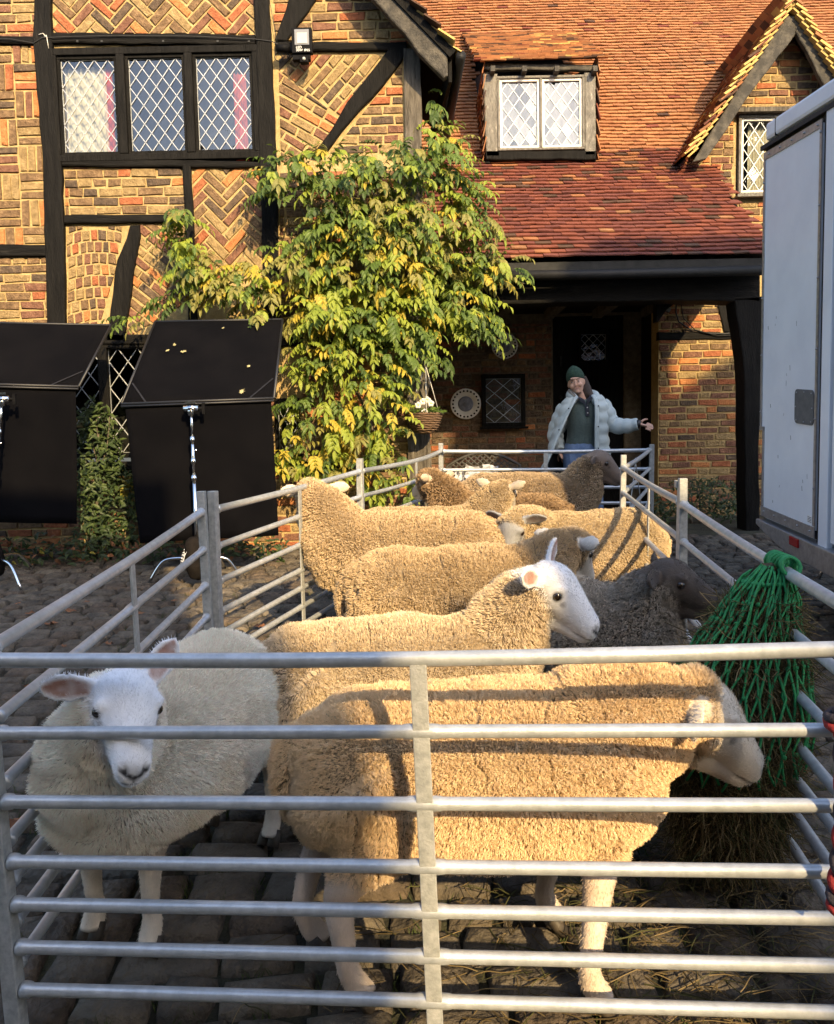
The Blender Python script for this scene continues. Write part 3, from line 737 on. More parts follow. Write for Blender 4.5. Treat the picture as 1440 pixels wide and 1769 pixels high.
def window(parent, quad_px, Y, lights, m_frame='timber', fw=.05, mull=.05, pw=.078, ph=.115, room=.5, curtains=(), name='window', sill=True, depth=.06, lead_w=.0065, casement=None, tilt=.012):
    """quad_px: outer rectangle corners (l, t, r, b) in the photograph; a frame with leaded diamond panes"""
    l, t, r, b = quad_px; p0 = at(l, b, Y); p1 = at(r, t, Y); x0, z0, x1, z1 = p0.x, p0.z, p1.x, p1.z
    mb = MB()
    mb.box(((x0+x1)/2, Y-.02, z1-fw/2), (x1-x0, depth, fw)); mb.box(((x0+x1)/2, Y-.02, z0+fw/2), (x1-x0, depth, fw))
    mb.box((x0+fw/2, Y-.021, (z0+z1)/2), (fw, depth, z1-z0-2*fw)); mb.box((x1-fw/2, Y-.021, (z0+z1)/2), (fw, depth, z1-z0-2*fw))
    lw = (x1-x0-2*fw-(lights-1)*mull)/lights
    for i in range(1, lights): mb.box((x0+fw+i*lw+(i-.5)*mull, Y-.026, (z0+z1)/2), (mull, depth, z1-z0-2*fw))
    win = mb.build(name, m_frame, parent, False, .006)
    if sill:
        s = MB(); s.box(((x0+x1)/2, Y-.045, z0-.016), (x1-x0+.06, depth+.06, .03)); s.build('sill', m_frame, win, False, .004)
    # dark room behind
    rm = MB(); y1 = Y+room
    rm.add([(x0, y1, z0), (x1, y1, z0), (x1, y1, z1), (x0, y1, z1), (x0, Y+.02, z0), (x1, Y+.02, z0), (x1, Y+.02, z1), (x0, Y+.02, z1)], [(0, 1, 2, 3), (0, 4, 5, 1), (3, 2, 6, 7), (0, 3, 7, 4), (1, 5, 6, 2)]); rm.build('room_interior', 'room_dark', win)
    for i in range(lights):
        a0 = x0+fw+i*(lw+mull); a1 = a0+lw; c0, c1 = z0+fw, z1-fw
        if casement:
            cw = .028; cm = MB()
            cm.box(((a0+a1)/2, Y-.012, c1-cw/2), (lw, .03, cw)); cm.box(((a0+a1)/2, Y-.012, c0+cw/2), (lw, .03, cw)); cm.box((a0+cw/2, Y-.012, (c0+c1)/2), (cw, .03, c1-c0-2*cw)); cm.box((a1-cw/2, Y-.012, (c0+c1)/2), (cw, .03, c1-c0-2*cw))
            cm.build('casement', casement, win, False, .003); a0 += cw; a1 -= cw; c0 += cw; c1 -= cw
        rect = [(a0, c0), (a1, c0), (a1, c1), (a0, c1)]
        nxp = max(2, round((a1-a0)/pw)); nz = max(3, round((c1-c0)/ph)); dx, dz = (a1-a0)/nxp, (c1-c0)/nz
        for ix in range(-1, 2*nxp+2):
            for iz in range(-1, 2*nz+2):
                if (ix+iz) % 2: continue
                cx, cz = a0+ix*dx/2, c0+iz*dz/2
                q = clip([(cx-dx/2, cz), (cx, cz-dz/2), (cx+dx/2, cz), (cx, cz+dz/2)], rect)
                if len(q) < 3 or abs(area2(q)) < 3e-4: continue
                tx, tz = rnd.gauss(0, tilt), rnd.gauss(0, tilt)
                if area2(q) < 0: q = q[::-1]
                v = [(x, Y+.004+(x-cx)*tx+(z-cz)*tz, z) for x, z in q]
                g = MB(); g.add(v, [tuple(range(len(v)))]); g.build('pane', 'glass', win)
        ld = MB()
        def strip(pa, pb):
            d = Vector((pb[0]-pa[0], 0, pb[1]-pa[1])); 
            if d.length < .01: return
            ld.bar((pa[0], Y-.001, pa[1]), (pb[0], Y-.001, pb[1]), lead_w, .008, (0, 1, 0))
        for sgn in (1, -1):
            for k in range(-nz*2-nxp*2, nz*2+nxp*2+1):
                # lines z = c0 + sgn*(x-a0)*dz/dx + k*dz, clipped to the light
                pts = []
                f = lambda x: c0+sgn*(x-a0)*dz/dx+(k+.5)*dz
                xa, xb = a0, a1; za, zb = f(xa), f(xb)
                t0, t1 = 0., 1.
                dzz = zb-za
                for lim, s in ((c0, 1), (c1, -1)):
                    da, db = s*(za-lim), s*(zb-lim)
                    if da < 0 and db < 0: t0 = 2
                    elif da < 0: t0 = max(t0, da/(da-db))
                    elif db < 0: t1 = min(t1, da/(da-db))
                if t0 < t1: strip((xa+(xb-xa)*t0, za+dzz*t0), (xa+(xb-xa)*t1, za+dzz*t1))
        for pa, pb in ((rect[0], rect[1]), (rect[1], rect[2]), (rect[2], rect[3]), (rect[3], rect[0])): strip(pa, pb)
        ld.build('lead_lattice', 'lead', win)
    for (cl, ct, cr, cb, cmn) in curtains:
        q0 = at(cl, cb, Y+.10); q1 = at(cr, ct, Y+.10); cu = MB(); n = 24; vs = []
        for k in range(n+1):
            x = q0.x+(q1.x-q0.x)*k/n; yy = Y+.10+.018*math.sin(k*1.9)
            vs += [(x, yy, q0.z), (x, yy, q1.z+.01*math.sin(k*.9))]
        cu.add(vs, [(2*k, 2*k+2, 2*k+3, 2*k+1) for k in range(n)]); cu.build('curtain', cmn, win, True)
    return win
# ------------------------------------------------------------------ timber-framed wing
YW = 7.8
wing = empty('timber_framed_wing', (-2.0, YW, gz(-2, YW)))
def keep(o, p): o.parent = p; return o
class Z:  # children are built in world space under a root that sits at the origin of its own frame
    pass
def root_at(name, label, cat):
    r = empty(name); tag(r, label, cat); return r
bpy.data.objects.remove(wing)
wing = root_at('timber_framed_wing', 'gabled house wing with black timbers and patterned brick panels behind the flags', 'house')
def facade(parent, poly, Y, m, thick=.25, name='wall'):
    p = XZ(poly, Y); mb = MB(); mb.prism([(x, Y, z) for x, z in p], (0, thick, 0)); return mb.build(name, m, parent)
# wall backing in strips so that the window openings stay open
xl = -8.0
wx = {'l': at(97, 180, YW).x, 'r': at(448, 180, YW).x, 't': at(270, 80, YW).z, 'b': at(270, 284, YW).z}
lx0, lx1, lt, lb = at(-140, 700, YW).x, at(262, 700, YW).x, at(200, 590, YW).z, at(200, 800, YW).z
XR = at(727, 300, YW).x; XL = -6.2
wl = MB()
def wallbox(x0, x1, z0, z1): 
    if x1 > x0 and z1 > z0: wl.box(((x0+x1)/2, YW+.125, (z0+z1)/2), (x1-x0, .25, z1-z0))
zt = 5.1
wallbox(XL, wx['l'], wx['b'], 6.6); wallbox(wx['r'], XR, wx['b'], zt-.1); wallbox(wx['l'], wx['r'], wx['t'], 6.6)
s2 = at(478, 690, YW); s3 = at(516, 782, YW)
wallbox(XL, lx0, lt, wx['b']); wallbox(lx0, XR, lt, wx['b']); wallbox(XL, lx0, -.3, lt); wallbox(lx0, XR, -.3, lb)
wallbox(lx1, s2.x, lb, lt); wallbox(s3.x, XR, lb, lt); wallbox(s2.x, s3.x, lb, s3.z); wallbox(s2.x, s3.x, s2.z, lt)
# gable above and side wall
gp = [(wx['r'], zt-.1), (XR, zt-.1), (XR-1.6, zt+1.5), (wx['r'], zt+1.5)]
wl.prism([(x, YW, z) for x, z in gp], (0, .25, 0))
wl.box((XR-.12, YW+.25+1.6, 2.4), (.24, 3.2, 5.6))
wing_wall = wl.build('wall', 'mortar', wing)
BP = []
BP += panel([(92, -60), (440, -60), (440, 60), (92, 58)], YW, 'herring', W_WING, R_(45))
BP += panel([(-90, -60), (66, -60), (62, 66), (-90, 68)], YW, 'run', W_WING)
BP += panel([(-90, 79), (63, 80), (81, 424), (-90, 424)], YW, 'basket', W_WING)
BP += panel([(-90, 445), (84, 445), (86, 610), (-90, 610)], YW, 'run', W_WING)
BP += panel([(112, 290), (316, 290), (320, 372), (114, 372)], YW, 'run', W_WING)
BP += panel([(332, 290), (451, 290), (456, 470), (340, 500)], YW, 'herring', W_WING, R_(45))
BP += panel([(116, 392), (222, 392), (205, 450), (190, 570), (118, 570)], YW, 'fan', W_WING)
BP += panel([(243, 388), (320, 385), (327, 520), (218, 585), (232, 470)], YW, 'run', W_WING, R_(-40))
BP += panel([(466, -60), (600, -60), (706, 76), (476, 76)], YW, 'run', W_WING)
BP += panel([(482, 96), (668, 96), (592, 203), (482, 122)], YW, 'run', W_WING, R_(47), j=.022)
BP += panel([(482, 126), (588, 205), (546, 262), (486, 285)], YW, 'run', W_WING, R_(-31), j=.022)
BP += panel([(694, 112), (697, 268), (570, 268)], YW, 'run', W_WING, 0, j=.020)
BP += panel([(484, 300), (700, 290), (702, 600), (484, 600)], YW, 'run', W_WING)
BP += panel([(522, 610), (700, 610), (704, 800), (522, 800)], YW, 'run', W_WING)
BP += panel([(268, 610), (474, 610), (474, 800), (268, 800)], YW, 'run', W_WING)
BP += panel([(-160, 812), (716, 812), (716, 985), (-160, 985)], YW, 'run', W_RIGHT)
def vis(px, py, c):
    if 470 < px < 720 and 285 < py < 980: return .3
    if py > 560 and px < 470: return .3
    return 1
emit(wing_wall, 'brick', BP, BRICKS, 300, False, vis)
for poly, m, n in [
    ([(64, -60), (88, -60), (93, 60), (100, 200), (109, 285), (114, 420), (117, 575), (85, 575), (82, 430), (78, 280), (66, 130), (61, 70)], 'timber', 'post'),
    ([(90, 60), (442, 64), (442, 81), (92, 78)], 'timber_h', 'lintel'),
    ([(439, -60), (464, -60), (470, 90), (478, 270), (482, 470), (484, 600), (457, 600), (456, 470), (450, 280), (443, 60)], 'timber', 'post'),
    ([(108, 274), (449, 283), (450, 292), (110, 289)], 'timber_h', 'rail_timber'),
    ([(317, 289), (331, 289), (336, 390), (342, 560), (327, 560), (322, 390)], 'timber', 'stud'),
    ([(113, 374), (318, 372), (320, 385), (114, 388)], 'timber_h', 'rail_timber'),
    ([(227, 392), (243, 391), (244, 412), (233, 470), (217, 590), (186, 590), (205, 452), (221, 415)], 'timber', 'brace'),
    ([(-90, 425), (83, 425), (84, 444), (-90, 445)], 'timber_h', 'rail_timber'),
    ([(-90, 68), (62, 67), (63, 79), (-90, 80)], 'timber_h', 'rail_timber'),
    ([(476, 73), (521, -60), (590, -60), (548, 0), (496, 75)], 'timber', 'brace'),
    ([(476, 77), (702, 76), (702, 91), (477, 92)], 'timber_h', 'rail_timber'),
    ([(672, 88), (700, 88), (694, 108), (662, 150), (622, 192), (590, 230), (556, 276), (538, 272), (574, 226), (600, 180), (640, 130)], 'timber', 'brace'),
    ([(697, 88), (724, 90), (728, 180), (729, 300), (731, 600), (740, 700), (745, 800), (748, 960), (706, 960), (704, 700), (703, 600), (702, 300), (699, 200)], 'timber_grey', 'post'),
    ([(-160, 572), (740, 588), (740, 604), (-160, 590)], 'timber_h', 'jetty_beam'),
    ([(262, 590), (270, 590), (272, 812), (262, 812)], 'timber', 'stud'),
    ([(-160, 798), (716, 798), (716, 812), (-160, 812)], 'timber_h', 'sill_beam')]:
    beam(wing, poly, YW, .04 if n != 'post' else .05, m, n)
# iron pegs on the lintel
for px in (134, 176, 282, 376, 430):
    m = MB(); p = at(px, 72, YW-.045); m.box((p.x, YW-.047, p.z), (.018, .012, .018)); m.build('peg', 'cable', wing)
window(wing, (98, 81, 447, 283), YW+.0, 3, 'timber', .062, .075, .118, .165, 1.0,
       [(120, 118, 186, 280, 'curtain_white'), (186, 112, 192, 280, 'curtain_red'), (408, 128, 424, 280, 'curtain_red')], sill=False, casement='timber')
window(wing, (-140, 592, 262, 798), YW+.02, 5, 'timber', .05, .09, .19, .28, 1.0, [(182, 720, 194, 800, 'curtain_white')], sill=False)
window(wing, (478, 688, 518, 784), YW+.02, 1, 'timber', .03, .05, .14, .2, 1.0, [(492, 740, 505, 784, 'curtain_white')], sill=True)
# bargeboard, verge tiles, roof slope with eaves gutter
YB = YW-.28
beam(wing, [(600, -60), (668, -60), (742, 62), (772, 92), (773, 134), (766, 138), (722, 94), (700, 62), (636, -6)], YB, .03, 'timber_barge', 'bargeboard', .07)
e0 = at(776, 88, YB); ex, ez = e0.x, e0.z
rs_ = 1.03; rf = MB(); ytop = 12.6; yl0 = YB-.06; y1_ = 9.3
sl = Vector((-1, 0, rs_)).normalized()
a_ = Vector((ex+.05, yl0, ez-.03)); b_ = a_+sl*3.2
rf.prism([a_, b_, b_+Vector((0, 2.4, 0)), Vector((a_.x, 9.35, a_.z))], Vector((-.05, 0, -.05)))
wroof = rf.build('roof', 'timber', wing)
WT = []
def tile_piece(o, u, v, nrm, w, l, th, mi, lift=.022):
    uu = u*(w/2-.002); nv = (v*1.0+nrm*(-lift/l)).normalized()
    p = [o-uu, o+uu, o+uu+nv*l, o-uu+nv*l]; up = nrm*th
    tw = nrm*rnd.uniform(-.005, .005); p[0] = p[0]+tw+nrm*lift; p[1] = p[1]-tw+nrm*lift; p[0] += v*rnd.uniform(-.006, .006); p[1] += v*rnd.uniform(-.006, .006); p[2] = p[2]+nrm*.002; p[3] = p[3]+nrm*.002
    vs = [tuple(q) for q in p]+[tuple(q+up) for q in p]
    return vs, [(3, 2, 1, 0), (4, 5, 6, 7), (0, 1, 5, 4), (1, 2, 6, 5), (2, 3, 7, 6), (3, 0, 4, 7)], mi
def tiles(o, u, v, nu, nv, inside, wts, w=.155, g=.086, th=.013, wav=.012, seed=0):
    nrm = u.cross(v).normalized(); out = []; k = 0
    r = 0
    while r*g < nv:
        x = -(r % 2)*w/2+rnd.uniform(-.012, .012)
        while x < nu:
            wd = w*rnd.uniform(.95, 1.04); c = x+wd/2; dv = wav*math.sin(c*1.3+seed)+wav*.6*math.sin(c*3.1+r*.25+seed)
            if inside(c, r*g+.05):
                q = o+u*c+v*(r*g+dv*(.3 if r == 0 else 1)); wt = wts(c, r*g) if callable(wts) else wts
                out.append(tile_piece(q+nrm*(.012*math.sin(c*.9+r*.12)), u, v, nrm, wd, g*1.9, th*rnd.uniform(.85, 1.3), pick(wt)))
            x += wd
        r += 1
    return out
# verge: stepped tile ends along the bargeboard; slope tiles seen edge-on
WT += tiles(a_+Vector((.03, 0, -.02)), Vector((0, 1, 0)), sl, 2.35, 2.8, lambda c, r: c < 1.9+r*.6, (.5, 1, 2, .3, .3, 1.2, 3.0))
emit(wroof, 'tile', WT, TILES, 120, False)
gt = MB(); gt.tube([(ex+.10, yl0+.02, ez-.06), (ex+.02, 9.25, ez-.16)], .045, 10); gt.build('gutter', 'gutter', wing, True)
gt = MB(); gt.prism([(ex+.02, YB+.02, ez-.05), (ex+.02, YB+.02, ez-.26), (ex-.14, 9.2, ez-.30), (ex-.14, 9.2, ez-.14)], (-.03, 0, 0)); gt.build('fascia', 'timber', wing)
# cable along the lintel, with a knot of white string
cb = MB(); cb.tube([at(px, py, YW-.062) for px, py in ((-60, 66), (20, 68), (58, 75), (72, 66), (110, 64), (200, 62), (330, 63), (440, 68), (470, 72), (486, 80))], .004, 6); cb.build('wall_cable', 'cable', wing, True)
cb = MB(); cb.tube([at(px, py, YW-.05) for px, py in ((463, -40), (466, 5), (474, 50), (480, 82))], .003, 6); cb.build('wall_cable', 'cable', wing, True)
cb = MB(); cb.tube([at(px, py, YW-.068) for px, py in ((67, 60), (74, 58), (82, 66), (76, 63), (80, 61), (84, 84))], .003, 6); cb.build('string', 'white_paint', wing, True)
# ------------------------------------------------------------------ main range: roofs, dormer, porch
house = root_at('tiled_house', 'low house range with steep orange tiled roof, dormer and dark open porch', 'house')
YE = 8.35; ZE = at(1100, 456, YE).z; TP = math.tan(R_(40)); YT = 10.42; ZT = ZE+TP*(YT-YE); TU = math.tan(R_(50))
def zroof(y): return ZE+TP*(y-YE) if y < YT else ZT+TU*(y-YT)
XP0, XP1 = .05, 4.3
vl = Vector((0, 1, TP)).normalized(); vu = Vector((0, 1, TU)).normalized(); ux = Vector((1, 0, 0))
pr = MB(); pr.prism([(XP0, YE, ZE), (3.62, YE, ZE), (3.66, 9.0, zroof(9.0)), (3.66, YT, ZT), (XP0, YT, ZT)], (0, .04, -.06)); proof = pr.build('porch_roof', 'timber', house)
def in_porch(c, r):
    x = XP0+c; y = YE+r*vl.y; lim = 3.64
    return x < lim
def w_por(c, r):
    x = XP0+c; k = max(0, min(1, (r-.9)/1.2)); d = max(0, vnoise(np.array([[x*1.6, r*2.0, 1.0]]), 1.0, 8)[0]+.1)
    return (.0, .10+.9*k*k, .12, 3.0-1.0*k, 2.4-1.2*k, .25+3.6*d*(k+.2), 0)
PT = tiles(Vector((XP0, YE-.05, ZE+.045)), ux, vl, 4.2, 2.72, in_porch, w_por, w=.160, g=.090, seed=2)
emit(proof, 'tile', PT, TILES, 300, False, lambda px, py, c: .5 if px < 900 and py > 330 else 1)
ur = MB(); ur.prism([(XP0-.6, YT, ZT-.03), (8, YT, ZT-.03), (8, 16, zroof(16)-.03), (XP0-.6, 16, zroof(16)-.03)], (0, .05, -.04)); uroof = ur.build('main_roof', 'timber', house)
DX0, DX1 = at(838, 200, 10.15).x, at(1028, 200, 10.15).x
def in_main(c, r):
    x = XP0-.5+c; y = YT+r*vu.y
    if DX0+.03 < x < DX1-.03 and y < 12.0: return False
    if x > 3.2 and zroof(y) < 6.52-1.39*abs(x-4.57)-.1 and x > 3.4: return False
    return True
def w_main(c, r):
    d = vnoise(np.array([[c*1.2, r*1.6, 3.0]]), 1.0, 5)[0]; return (3.0, 2.2+1.5*d, .25+.5*max(0, d), .05, .0, .03+.7*max(0, .25-r), .0)
UT = tiles(Vector((XP0-.5, YT-.03, ZT+.03)), ux, vu, 8.2, 5.2, in_main, w_main, seed=5, wav=.018)
emit(uroof, 'tile', UT, TILES, 300, False)
# a slipped stick and moss lying on the porch roof
def on_roof(px, py):
    d = ray(px, py); lo, hi = 8, 16
    for _ in range(50):
        mid = (lo+hi)/2; p = CAM+d*(mid/d.y)
        if p.z < zroof(p.y)+.06: hi = mid
        else: lo = mid
    # rays come from below the roof plane, so walk from the near side
    y = 8.2
    while y < 16:
        p = CAM+d*(y/d.y)
        if p.y >= YE and p.z <= zroof(p.y)+.06: return p
        y += .005
    return p
st = MB(); st.tube([on_roof(*q) for q in ((968, 374), (990, 382), (1010, 388), (1024, 396), (1032, 402))], [.006, .012, .012, .02, .01], 6); tag(st.build('dead_stick', 'timber_grey', None, True), 'dark broken stick lying on the red porch tiles', 'stick')
# dormer
YD = 10.12
dm = MB(); dz0 = at(930, 273, YD).z; dz1 = at(930, 119, YD).z
dorm = MB()
for s, x in ((0, DX0), (1, DX1)):
    dorm.prism([(x, YD, dz0-.05), (x, YD, dz1), (x, 12.6, dz1+.9), (x, 12.6, zroof(12.6)-.2), (x, YT, ZT-.2)], (.05 if s == 0 else -.05, 0, 0))
dormer = dorm.build('dormer', 'timber', house)
DT = []
zz = dz0-.02; r = 0
while zz < dz1-.04:                                           # tile-hung left cheek
    yy = YD+.02-(r % 2)*.08
    while yy < 12.2:
        if zroof(yy+.08) < zz+.1:
            DT.append(tile_piece(Vector((DX0-.012, yy+.08, zz)), Vector((0, 1, 0)), Vector((0, 0, 1)), Vector((-1, 0, 0)), .16, .17, .012, pick((1, 2, 1.5, 1, .5, .5, 0))))
            DT.append(tile_piece(Vector((DX1+.012, yy+.08, zz)), Vector((0, -1, 0)), Vector((0, 0, 1)), Vector((1, 0, 0)), .16, .17, .012, pick((1, 2, 1.5, 1, .5, .5, 0))))
        yy += .165
    zz += .09; r += 1
vd = Vector((0, 1, .62)).normalized()
DT += tiles(Vector((DX0-.05, YD-.12, dz1+.03)), ux, vd, DX1-DX0+.10, 2.7, lambda c, r: zroof(YD-.12+r*vd.y) < dz1+.03+r*vd.z+.1, (2.6, 2, 1.2, .2, 0, .9, .3), wav=.02, th=.016)
emit(dormer, 'tile', DT, TILES, 160, False)
for poly, m, n in [([(836, 112), (1030, 114), (1030, 124), (836, 122)], 'timber_barge', 'head_board'), ([(834, 130), (858, 130), (862, 272), (839, 272)], 'grey_paint', 'corner_board'), ([(1008, 128), (1027, 128), (1027, 270), (1009, 270)], 'grey_paint', 'corner_board'), ([(838, 262), (1028, 262), (1028, 277), (839, 277)], 'timber', 'sill')]:
    beam(dormer, poly, YD, .03, m, n, .06)
for px in (849, 903, 958, 1023):
    m = MB(); p = at(px, 129, YD); m.box((p.x, YD-.09, p.z), (.055, .14, .06)); m.build('rafter_end', 'timber_barge', dormer)
window(house, (859, 132, 1008, 263), YD, 2, 'grey_paint', .03, .03, .13, .19, .8, [], sill=False, casement='white_paint', name='dormer_window', tilt=.03)
# porch: beam, posts, back wall, door, ceiling
YPB = 8.52
beam(house, [(700, 488), (1312, 475), (1312, 521), (1140, 519), (700, 530)], YPB, 0, 'timber_h', 'porch_beam', .26)
gt = MB(); g0 = at(760, 478, YE-.08); g1 = at(1322, 467, YE-.08); gt.tube([g0, (g0+g1)/2+Vector((0, 0, -.01)), g1], .05, 12); gt.build('gutter', 'gutter', house, True)
gt = MB(); h0 = at(760, 466, YE-.02); h1 = at(1322, 455, YE-.02); gt.bar(h0, h1, .02, .10); gt.build('fascia_board', 'gutter_grey', house)
beam(house, [(1268, 516), (1318, 512), (1316, 600), (1310, 760), (1312, 930), (1288, 930), (1286, 760), (1284, 640), (1276, 570)], YPB, 0, 'timber', 'porch_post', .24)
beam(house, [(1140, 519), (1172, 519), (1150, 536), (1137, 556), (1133, 556), (1133, 519)], YPB+.3, 0, 'timber', 'knee_brace', .12)
YBK = 10.75; XJ = at(1136, 700, 10.0).x
pw_ = MB(); dl, dr = at(955, 700, YBK).x, at(1078, 700, YBK).x; dzt = at(1010, 545, YBK).z
def pbox(x0, x1, z0, z1): pw_.box(((x0+x1)/2, YBK+.1, (z0+z1)/2), (x1-x0, .2, z1-z0))
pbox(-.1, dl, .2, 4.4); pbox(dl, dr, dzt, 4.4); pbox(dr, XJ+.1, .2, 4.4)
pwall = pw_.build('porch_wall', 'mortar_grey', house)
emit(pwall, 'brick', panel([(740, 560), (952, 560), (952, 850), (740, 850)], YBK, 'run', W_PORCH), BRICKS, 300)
cei = MB(); cei.box((1.72, 9.65, at(1000, 500, 8.6).z+.12), (3.7, 2.2, .05)); cei.build('porch_ceiling', 'timber', house)
for k in range(5):
    m = MB(); m.box((.5+k*.62, 9.6, at(1000, 500, 8.6).z+.05), (.12, 2.0, .1)); m.build('ceiling_joist', 'timber_grey', house)
YDR = YBK+.06
dj = MB(); d0 = at(956, 810, YDR); d1 = at(1076, 545, YDR); dj.box(((d0.x+d1.x)/2, YDR+.02, (gz(1, 10)+d1.z)/2), (d1.x-d0.x, .05, d1.z-gz(1, 10))); door = dj.build('door', 'timber', house)
for k in range(1, 6):
    m = MB(); x = d0.x+(d1.x-d0.x)*k/6; m.box((x, YDR-.008, (gz(1, 10)+d1.z)/2), (.012, .012, d1.z-gz(1, 10))); m.build('cover_strip', 'timber', door)
window(house, (1000, 575, 1048, 626), YDR-.02, 1, 'timber', .02, .03, .10, .15, .015, [], sill=False, name='door_window')
m = MB(); p = at(968, 687, YDR-.06); m.sphere(p, .026, 10, 8); m.tube([p, p+Vector((0, .05, 0))], .012, 8); m.build('door_knob', 'gutter_grey', door, True)
m = MB(); p = at(969, 624, YDR-.03); m.box(p, (.024, .02, .13)); m.build('door_handle', 'gutter_grey', door)
# small window / framed opening in the porch wall
window(house, (832, 646, 906, 738), YBK-.03, 1, 'timber', .055, .03, .7, .9, .1, [], sill=True, name='porch_window')
# ------------------------------------------------------------------ gabled brick wing at the right
YG = 10.0
gab = root_at('brick_gable_wing', 'brick gable with leaded window and mossy yellow verge behind the lorry', 'house')
ax_, az_ = at(1362, 14, YG).x, at(1362, 14, YG).z
gl0 = at(1136, 800, YG); gw = MB()
wq = (at(1272, 200, YG), at(1352, 338, YG)); XG0 = gl0.x; XG1 = 8.0
def gbox(x0, x1, z0, z1): gw.box(((x0+x1)/2, YG+.15, (z0+z1)/2), (x1-x0, .3, z1-z0))
zs = at(1200, 300, YG).z; xs = at(1203, 300, YG).x
gbox(XG0, XG1, .2, at(1200, 400, YG).z)
zl = at(1200, 400, YG).z; rx = at(1252, 200, YG).x; zf = at(1206, 288, YG).z
gw.prism([(xs, YG, zl), (wq[0].x, YG, zl), (wq[0].x, YG, wq[0].z), (rx, YG, wq[0].z), (xs, YG, zf)], (0, .3, 0))
gbox(wq[0].x, wq[1].x, zl, wq[1].z); gbox(wq[1].x, XG1, zl, wq[0].z)
hh = (az_-wq[0].z)
gw.prism([(rx, YG, wq[0].z), (ax_, YG, az_-.22), (2*ax_-rx, YG, wq[0].z)], (0, .3, 0))
gwall = gw.build('wall', 'mortar', gab)
m = MB(); m.box((XG0+.06, YG+.3+.5, 2.2), (.12, .99, 4.2)); m.build('return_wall', 'timber', gab)  # black timber colour on this wall paints in the dark recess
GB = []
GB += panel([(1138, 522), (1238, 522), (1250, 574), (1138, 574)], YG, 'run', W_RIGHT)
GB += panel([(1138, 588), (1420, 588), (1420, 905), (1138, 905)], YG, 'run', W_RIGHT)
GB += panel([(1207, 290), (1254, 204), (1266, 204), (1266, 400), (1207, 400)], YG, 'run', W_RIGHT)
GB += panel([(1266, 350), (1440, 350), (1440, 430), (1266, 430)], YG, 'run', W_RIGHT, 0)
GB += panel([(1258, 198), (1362, 48), (1466, 198)], YG, 'run', W_RIGHT)
emit(gwall, 'brick', GB, BRICKS, 300)
beam(gab, [(1136, 574), (1290, 576), (1290, 586), (1136, 588)], YG, .02, 'timber_h', 'rail_timber')
beam(gab, [(1236, 520), (1252, 520), (1264, 574), (1250, 574)], YG, .02, 'timber', 'brace')
window(gab, (1272, 200, 1352, 340), YG, 1, 'grey_paint', .035, .03, .13, .2, .6, [(1290, 205, 1330, 330, 'curtain_white')], sill=True, casement='white_paint', tilt=.035)
m = MB(); p = at(1278, 197, YG); m.box((at(1310, 197, YG).x, YG-.05, p.z), (.70, .16, .05)); m.build('hood_board', 'timber_grey', gab)
YV = YG-.28
beam(gab, [(1356, 30), (1371, 30), (1371, 62), (1300, 155), (1218, 276), (1194, 282), (1270, 160)], YV, .03, 'timber_barge', 'bargeboard', .06)
beam(gab, [(1359, 30), (1372, 30), (1450, 145), (1500, 215), (1470, 215), (1420, 148)], YV, .024, 'timber_barge', 'bargeboard', .06)
gvx, gvz = at(1362, 6, YV).x, at(1362, 6, YV).z; fl_ = at(1182, 276, YV)
for s in (-1, 1):
    foot = Vector((fl_.x if s < 0 else 2*gvx-fl_.x, YV-.04, fl_.z)); ap = Vector((gvx, YV-.04, gvz-.02)); vv = (ap-foot); Ls = vv.length; vv.normalize()
    mb = MB(); mb.prism([foot, ap, ap+Vector((0, 2.4, 0)), foot+Vector((0, .9, 0))], (0.04*s*-1*-1, 0, -.05)); gr = mb.build('gable_roof', 'timber', gab)
    u = Vector((0, 1, 0)) if s > 0 else Vector((0, -1, 0)); o = foot+Vector((0, 0 if s > 0 else 2.2, .02))
    TT = tiles(o, u, vv, 2.2, Ls, (lambda c, r: c < .5+r*.9) if s > 0 else (lambda c, r: c > 1.7-r*.9), (1.5, 2, 1.2, .6, .3, .8, .5))
    emit(gr, 'tile', TT, TILES, 90, False)
    VT = []                                                    # mortared verge: stubby yellow tile ends in steps
    k = 0
    while k*.098 < Ls:
        q = foot+vv*(k*.098)+Vector((0, -.035, -.002)); nn = Vector((-vv.z*s*-1, 0, abs(vv.x))).normalized()
        if nn.z < 0: nn = -nn
        VT.append(tile_piece(q+nn*.01, Vector((0, 1, 0)), vv, nn, .12, .15, .022*rnd.uniform(.8, 1.4), pick((.3, .3, .5, 0, 0, .2, 4)), lift=.03))
        VT.append(tile_piece(q-nn*.035+Vector((0, .02, 0)), Vector((0, 1, 0)), vv, nn, .10, .15, .02, pick((.2, .2, .3, 0, 0, .2, 4)), lift=.02))
        k += 1
    emit(gr, 'verge_tile', VT, TILES, 300, False)
cb = MB(); cb.tube([at(px, py, YG-.04) for px, py in ((1168, 522), (1167, 540), (1172, 556), (1190, 568), (1215, 575), (1250, 577), (1290, 572))], .009, 6); cb.build('wall_cable', 'cable', gab, True)
cb = MB(); cb.tube([at(px, py, YG-.05) for px, py in ((1176, 522), (1180, 550), (1200, 570), (1240, 580), (1290, 578))], .006, 6); cb.build('wall_cable', 'gutter_grey', gab, True)
m = MB(); p = at(1150, 534, YG-.06); m.box(p, (.07, .09, .05), Euler((.3, .4, .5)).to_matrix()); m.build('sensor_box', 'cable', gab)
